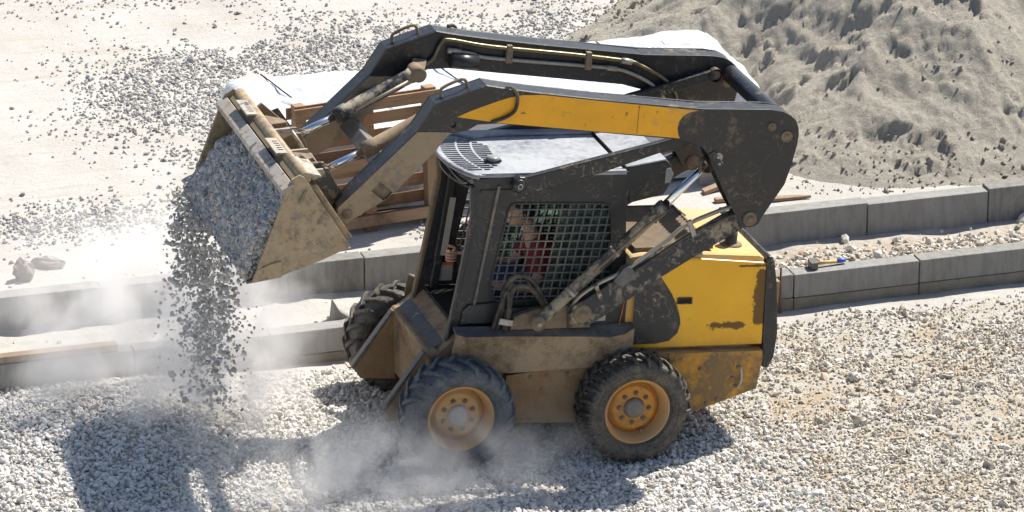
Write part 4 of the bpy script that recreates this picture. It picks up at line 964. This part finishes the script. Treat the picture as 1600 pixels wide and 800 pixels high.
# ---- wheels
def tyre(s, cx_, front):
    R0, W2 = .385, .150; cy = s*.735; cz = .405
    root = empty('wheel', (0, 0, 0)); root.parent = L; root.location = (cx_, cy, cz)
    tm = M['tyre_dusty'] if front and s < 0 else M['tyre_dark']
    prof_ = [(.238, -.105), (.262, -.135), (.31, -.152), (.345, -.150), (.368, -.135), (.379, -.10), (.383, 0), (.379, .10), (.368, .135), (.345, .150), (.31, .152), (.262, .135), (.238, .105)]
    m = MB(); m.lathe(prof_, (0, 0, 0), 72)
    for sd_ in (-1, 1):   # sidewall rings
        m.lathe([(.300, sd_*.1515), (.306, sd_*.157), (.313, sd_*.1525)], (0, 0, 0), 72)
        m.lathe([(.255, sd_*.130), (.262, sd_*.140), (.270, sd_*.139)], (0, 0, 0), 72)
    # lugs: curved bars from the middle over the shoulder
    N = 19 if front else 26
    lw = .030 if front else .027
    sgn = s
    for sd_ in (-1, 1):
        for k in range(N):
            base = 2*math.pi*(k+(.5 if sd_ > 0 else 0))/N
            if front: path = [(-.012, -.10, .409), (.05, 0., .409), (.10, .085, .406), (.135, .14, .392), (.152, .165, .368), (.156, .185, .345), (.153, .195, .325)]
            else: path = [(.004, -.05, .407), (.05, .0, .407), (.10, .045, .405), (.138, .06, .392), (.155, .065, .368), (.156, .068, .350)]
            vs_ = []; n_ = len(path)
            for i, (a_, th, rr) in enumerate(path):
                th = base-th
                # inner radius follows the carcass
                ri = {0: .380}.get(i, None)
                ri = np.interp(abs(a_), [0, .10, .135, .150, .152], [.382, .378, .367, .345, .31])
                if i >= n_-3: ri = rr-.004; aa_in = abs(a_)-.022
                else: aa_in = abs(a_) if i < n_-4 else abs(a_)-.01
                wdt = lw*(1.12 if i == 0 else (.95 if i < n_-2 else .75))/.405/2*(1.1)
                tt = -.0
                for dth in (-wdt, wdt):
                    for (ra, ya) in ((rr, a_), (min(ri, rr-.006), aa_in if i >= n_-4 else a_)):
                        vs_.append((ra*math.cos(th+dth), sd_*ya, ra*math.sin(th+dth)))
            fs_ = []
            for i in range(n_-1):
                b0, b1 = i*4, (i+1)*4
                fs_ += [(b0, b0+2, b1+2, b1), (b0, b1, b1+1, b0+1), (b0+2, b0+3, b1+3, b1+2)]
            fs_ += [(0, 1, 3, 2), (n_*4-4, n_*4-2, n_*4-1, n_*4-3)]
            m.add(vs_, fs_)
            if not front and k % 1 == 0:  # centre blocks of the worn rear tread
                th = base+.09
                vs_ = [(rr*math.cos(th+d), sd_*a_, rr*math.sin(th+d)) for rr in (.404, .380) for d, a_ in ((-.03, .004), (.03, .004), (.035, .05), (-.02, .05))]
                m.add(vs_, [(0, 1, 2, 3), (0, 4, 5, 1), (1, 5, 6, 2), (2, 6, 7, 3), (3, 7, 4, 0)])
    ty = m.build('tyre', tm, root, bevel=.004 if True else 0)
    rm = M['rim_dusty'] if (front) else M['rim_yellow']
    m = MB()   # rim: lip, barrel, inner barrel
    m.lathe([(.240, s*.100), (.246, s*.112), (.240, s*.120), (.233, s*.118), (.228, s*.105), (.214, s*.09), (.206, s*.03), (.196, s*.012), (.205, s*-.10), (.235, s*-.118), (.240, s*-.10)], (0, 0, 0), 64)
    rim = m.build('rim', M['rim_dusty'], root)
    m = MB()
    m.lathe([(0, s*.035), (.150, s*.035), (.163, s*.028), (.172, s*.010), (.198, s*.002), (.198, -s*.006), (0, -s*.006)], (0, 0, 0), 64)
    disc = m.build('wheel_disc', M['rim_dusty'] if front else M['rim_yellow'], root)
    m = MB(); m.lathe([(0, s*.070), (.050, s*.070), (.068, s*.062), (.076, s*.045), (.078, s*.0355)], (0, 0, 0), 40)
    m.lathe([(.020, s*.0705), (.030, s*.074), (.034, s*.0705)], (0, 0, 0), 24)
    hub = m.build('hub', M['hub_light'] if front else M['hub_grey'], root)
    for k in range(8):
        th = 2*math.pi*(k+.1)/8; c0 = (.112*math.cos(th), 0, .112*math.sin(th))
        m = MB(); m.lathe([(.020, s*.036), (.019, s*.042), (.013, s*.043), (.012, s*.056), (0, s*.057)], c0, 6)
        m.build('wheel_nut', M['mud_metal'], disc)
    m = MB(); m.tube([(.17, s*.03, -.05), (.175, s*.065, -.055)], .012, 8); m.build('valve', M['mud_metal'], rim)
    root.rotation_euler = (0, rng.uniform(0, 1), 0)
    return root
for s in (-1, 1):
    tyre(s, 0.0, False); tyre(s, -1.303, True)
    m = MB()
    for x_ in (0, -1.303): m.lathe([(.09, s*.49), (.09, s*.735)], (x_, 0, .405), 24)
    part(m, 'axle_housing', M['mud_metal'])
wh = [o for o in bpy.data.objects if o.name.startswith('wheel') and o.type == 'EMPTY']

# ------------------------------------------------------------------ operator
P_ = empty('person'); P_.parent = None
MW = Matrix.Rotation(rad(.12), 4, 'Z') @ Matrix.Rotation(rad(4.758), 4, 'Y')
def skin_obj(name, verts, edges, radii, mat, parent=None, sub=2, root=0):
    me = bpy.data.meshes.new(name); me.from_pydata([MW @ Vector(v) for v in verts], edges, []); me.materials.append(mat)
    o = bpy.data.objects.new(name, me); C.objects.link(o)
    if parent: o.parent = parent
    sk = o.modifiers.new('skin', 'SKIN'); sk.use_smooth_shade = True
    if not me.skin_vertices: me.skin_vertices.new() if hasattr(me.skin_vertices, 'new') else None
    bpy.context.view_layer.objects.active = o
    lay = me.skin_vertices[0] if len(me.skin_vertices) else None
    if lay:
        for i, r_ in enumerate(radii): lay.data[i].radius = (r_, r_) if not isinstance(r_, tuple) else r_
        lay.data[root].use_root = True
    sb = o.modifiers.new('sub', 'SUBSURF'); sb.levels = sub; sb.render_levels = sub
    return o
bpy.data.objects.remove(P_)
bv = [(-.42, 0, 1.12), (-.44, 0, 1.28), (-.50, 0, 1.44), (-.55, 0, 1.50), (-.585, 0, 1.565), (-.60, 0, 1.63)]
be = [(0, 1), (1, 2), (2, 3), (3, 4), (4, 5)]
br = [.13, .125, (.15, .11), .06, .055, .05]
def chain_(start, pts, rs):
    prev = start
    for p, r_ in zip(pts, rs):
        bv.append(p); br.append(r_); be.append((prev, len(bv)-1)); prev = len(bv)-1
    return prev
for s in (-1, 1):
    hnd = chain_(2, [(-.50, s*.17, 1.44), (-.56, s*.24, 1.24), (-.62, s*.255, 1.17), (-.84, s*.28, 1.21), (-.94, s*.295, 1.25)], [.058, .046, .042, .034, .026])
    chain_(hnd, [(-1.0, s*.298, 1.265), (-1.045, s*.30, 1.26)], [(.030, .022), (.020, .03)])
    chain_(0, [(-.46, s*.10, 1.10), (-.70, s*.14, 1.15), (-.88, s*.15, 1.16), (-.98, s*.14, .98), (-1.02, s*.13, .985-.0)], [.10, .085, .068, .055, .05])
person = skin_obj('person', bv, be, br, M['skin'])
tag(person, 'seated operator in red shirt and dark trousers gripping the levers inside the cab', 'person')
def fingers(s):
    m = MB()
    for k in range(4):
        z_ = 1.235-k*.0-.0; c0 = Vector((-1.04, s*.30, 1.275-k*.022)); r_ = (.0095, .0105, .0100, .0085)[k]
        pts = [c0+Vector((.03, -s*.022, 0)), c0+Vector((-.012, -s*.028, 0)), c0+Vector((-.034, -s*.006, 0)), c0+Vector((-.026, s*.018, 0)), c0+Vector((-.006, s*.024, 0))]
        m.tube([MW @ p for p in smooth_path(pts, 3)], r_, 8)
    pts = [Vector((-1.0, s*.31, 1.28)), Vector((-1.025, s*.33, 1.295)), Vector((-1.055, s*.328, 1.305))]
    m.tube([MW @ p for p in smooth_path(pts, 3)], .011, 8)
    m.build('fingers', M['skin'], person)
for s in (-1, 1): fingers(s)
person.location = (-.06, 0, -.045)
# head
def head():
    bm = bmesh.new(); bmesh.ops.create_uvsphere(bm, u_segments=32, v_segments=24, radius=1)
    for v in bm.verts:
        x_, y_, z_ = v.co; fx = -x_       # fx>0 = face side
        r_ = Vector((x_*.098, y_*.076, z_*.118))
        if z_ < -.2: r_.y *= 1-.35*(-z_-.2); r_.x *= 1-.10*(-z_-.2) if fx > 0 else 1-.45*(-z_-.2)
        if fx > 0:
            nose = math.exp(-((y_/.16)**2+((z_+.12)/.17)**2)); r_.x -= .026*nose
            r_.x += .008*math.exp(-(((abs(y_)-.35)/.16)**2+((z_-.08)/.10)**2))
            r_.x -= .006*math.exp(-((y_/.3)**2+((z_+.42)/.07)**2)); r_.x += .006*math.exp(-((y_/.3)**2+((z_+.34)/.04)**2))
            r_.x -= .010*math.exp(-((y_/.25)**2+((z_+.75)/.18)**2))
        v.co = r_
    me = bpy.data.meshes.new('head'); bm.to_mesh(me); bm.free()
    for p in me.polygons: p.use_smooth = True
    me.materials.append(M['skin']); o = bpy.data.objects.new('head', me); C.objects.link(o); o.parent = person
    o.matrix_local = MW @ Matrix.Translation((-.655, 0, 1.675)) @ Matrix.Rotation(rad(6), 4, 'Y')
    hb = bmesh.new(); bmesh.ops.create_uvsphere(hb, u_segments=32, v_segments=24, radius=1)
    for v in hb.verts:
        x_, y_, z_ = v.co; fx = -x_
        k = 1.06 if (z_ > .38+.0*fx or (fx < .1 and z_ > -.35)) else .86
        v.co = Vector((x_*.101*k, y_*.079*k, z_*.121*k))*(1+.01*noise.noise(v.co*9))
    me = bpy.data.meshes.new('hair'); hb.to_mesh(me); hb.free()
    for p in me.polygons: p.use_smooth = True
    me.materials.append(M['hair']); h = bpy.data.objects.new('hair', me); C.objects.link(h); h.parent = o
    for s in (-1, 1):
        m = MB(); m.lathe([(0, s*.006), (.018, s*.010), (.022, s*.002), (.016, -s*.004)], (.005, s*.074, -.01), 14); m.build('ear', M['skin'], o)
        m = MB(); m.lathe([(0, -.004), (.010, -.002), (.012, .004)], (-.083, s*.030, .008), 12, axis='x'); m.build('eye', M['hair'], o)
head()
sv = [(-.42, 0, 1.12), (-.44, 0, 1.28), (-.50, 0, 1.44), (-.545, 0, 1.495)]; se = [(0, 1), (1, 2), (2, 3)]; sr = [.14, .135, (.158, .12), .068]
for s in (-1, 1):
    sv += [(-.50, s*.17, 1.44), (-.53, s*.215, 1.33), (-.555, s*.235, 1.26)]; n = len(sv); se += [(2, n-3), (n-3, n-2), (n-2, n-1)]; sr += [.068, .060, .062]
skin_obj('shirt', sv, se, sr, M['red_shirt'], person)
tv = [(-.42, 0, 1.09)]; te = []; tr_ = [.135]
for s in (-1, 1):
    tv += [(-.46, s*.10, 1.10), (-.70, s*.14, 1.15), (-.88, s*.15, 1.16), (-.98, s*.14, 1.0)]; n = len(tv); te += [(0, n-4), (n-4, n-3), (n-3, n-2), (n-2, n-1)]; tr_ += [.11, .093, .078, .066]
skin_obj('trousers', tv, te, tr_, M['jeans'], person)

# ------------------------------------------------------------------ gravel in the bucket and falling
def W_(p): return MW @ Vector(p)
n = 13500
tt = rng.uniform(0, 1, n); yy_ = rng.uniform(-.917, .917, n)
# surface profile from under the lip to the cutting edge, lower along the far plate
def surf(t_, y_):
    fall = np.clip((y_-.35)/.57, 0, 1)**1.5
    x0_, z0_ = -2.62+.05*fall, 2.13-.17*fall
    x1_, z1_ = -2.94, 1.535
    bul = np.sin(np.pi*t_)*.05*(1-.7*fall)+.035*np.clip((-y_-.62)/.3, 0, 1)*np.sin(np.pi*np.clip(t_, 0, .93))+.02*t_*(y_ < -.8)
    return x0_+(x1_-x0_)*t_-bul*.9, z0_+(z1_-z0_)*t_+bul*.25
sx, sz_ = surf(tt, yy_)
sx = sx+rng.uniform(-.006, .018, n)-.06*(fbm(yy_*3.2, tt*3.4, 4, 91)-.5); sz_ = sz_+rng.normal(0, .006, n)
ne = 2200   # the loose flank of the load beside the near side plate
te = rng.uniform(.1, 1, ne); ye = rng.uniform(-.898, -.78, ne); ex_, ez_ = surf(te, ye)
sx = np.concatenate([sx, ex_+rng.uniform(0, .13, ne)]); sz_ = np.concatenate([sz_, ez_-rng.uniform(0, .03, ne)]); yy_ = np.concatenate([yy_, ye]); n += ne
cen = np.stack([sx, yy_, sz_], 1)
Mw = np.array(MW.to_3x3()); cen = cen@Mw.T
size = rng.lognormal(math.log(.0168), .34, n)
gb = stones('bucket_gravel', cen, size, M['gravel_bucket'])
tag(gb, 'load of bluish grey crushed gravel sliding out of the tipped bucket', 'gravel', kind='stuff')
# solid body of the load under the stones
g = 24; vs_ = []; fs_ = []
for i in range(g+1):
    for j in range(g+1):
        y_ = -.915+1.83*i/g; t_ = j/g; a, b = surf(np.array(t_), np.array(y_)); vs_.append((float(a)+.012-.06*float(fbm(np.array(y_*3.2), np.array(t_*3.4), 4, 91)-.5), y_, float(b)-.005))
for i in range(g):
    for j in range(g): fs_.append((i*(g+1)+j, (i+1)*(g+1)+j, (i+1)*(g+1)+j+1, i*(g+1)+j+1))
m = MB(); m.add([tuple(W_(v)) for v in vs_], fs_, 0, True); o = m.build('bucket_gravel_bed', M['hub_grey']); tag(o, 'packed grey gravel under the loose stones in the bucket', 'gravel', kind='stuff')
# falling stream
n = 9500
h_ = rng.uniform(0, 1, n)**1.1
edge = W_((-2.93, 0, 1.52)); y0_ = np.clip(rng.normal(.10, .45, n), -.90, .88)
drop = h_*(edge.z-.02)
tf = np.sqrt(drop*2/9.8)
keep = rng.uniform(0, 1, n) < np.clip(1.05-.95*h_, .10, 1)
xx_ = edge.x+.03-rng.uniform(.0, .14, n)-tf*rng.normal(.10, .20, n)
yy2 = .1+(y0_-.1)*(1-.45*h_)-.10*h_+rng.normal(0, .10, n)*h_*2
zz_ = edge.z+.04-drop+rng.normal(0, .02, n)
gr = H(xx_, yy2)
keep &= zz_ > gr
keep &= rng.uniform(0, 1, n) < np.clip(.10+1.4*sstep(.43, .60, fbm(yy2*3.5, zz_*2.2, 4, 33, .6)), 0, 1)
cen = np.stack([xx_, yy2, zz_], 1)[keep]
fs3 = stones('falling_gravel', cen, rng.lognormal(math.log(.0108), .42, len(cen)), M['gravel_falling'])
tag(fs3, 'stream of grey gravel falling from the bucket edge to the ground', 'gravel', kind='stuff')

# ------------------------------------------------------------------ dust in the air
def dust(name, loc, sc, dens, nscale, label, seed, soft=.15):
    bm = bmesh.new(); bmesh.ops.create_icosphere(bm, subdivisions=3, radius=1)
    me = bpy.data.meshes.new(name); bm.to_mesh(me); bm.free()
    o = bpy.data.objects.new(name, me); C.objects.link(o); o.location = loc; o.scale = sc
    t = NT('dust_air_'+str(seed))
    P = t.n('NewGeometry').outputs['Position']
    mp = t.n('Mapping'); mp.inputs['Location'].default_value = (seed*3.1, seed*1.7, 0); t.l(P, mp.inputs[0])
    nn = t.noise(nscale, 5, .6, .6, mp.outputs[0])
    ln = t.n('VectorMath', operation='LENGTH'); t.l(t.co.outputs['Object'], ln.inputs[0])
    fall = t.ramp(ln.outputs['Value'], 1.0, .25)
    v = t.math('MULTIPLY', t.math('POWER', fall, 1.4), t.ramp(nn, .43, .66))
    pv = t.n('VolumePrincipled'); pv.inputs['Color'].default_value = (.955, .945, .94, 1); pv.inputs['Anisotropy'].default_value = .25
    t.l(t.math('MULTIPLY', v, dens), pv.inputs['Density'])
    t.l(pv.outputs[0], t.out.inputs['Volume']); me.materials.append(t.m)
    tag(o, label, 'dust cloud', kind='stuff'); return o
dust('dust_cloud', (-3.0, 1.20, .72), (1.45, 1.05, 1.1), 5.2, 2.3, 'broad pale dust cloud drifting left from the falling gravel over both kerb rows', 1)
dust('dust_cloud', (-2.80, .15, .55), (.85, .8, 1.05), 6.2, 3.4, 'dust curling round the stream of falling gravel', 2)
dust('dust_cloud', (-1.90, -1.15, .26), (1.75, .75, .55), 4.4, 3.4, 'low dust rolling in front of the near front wheel', 3)
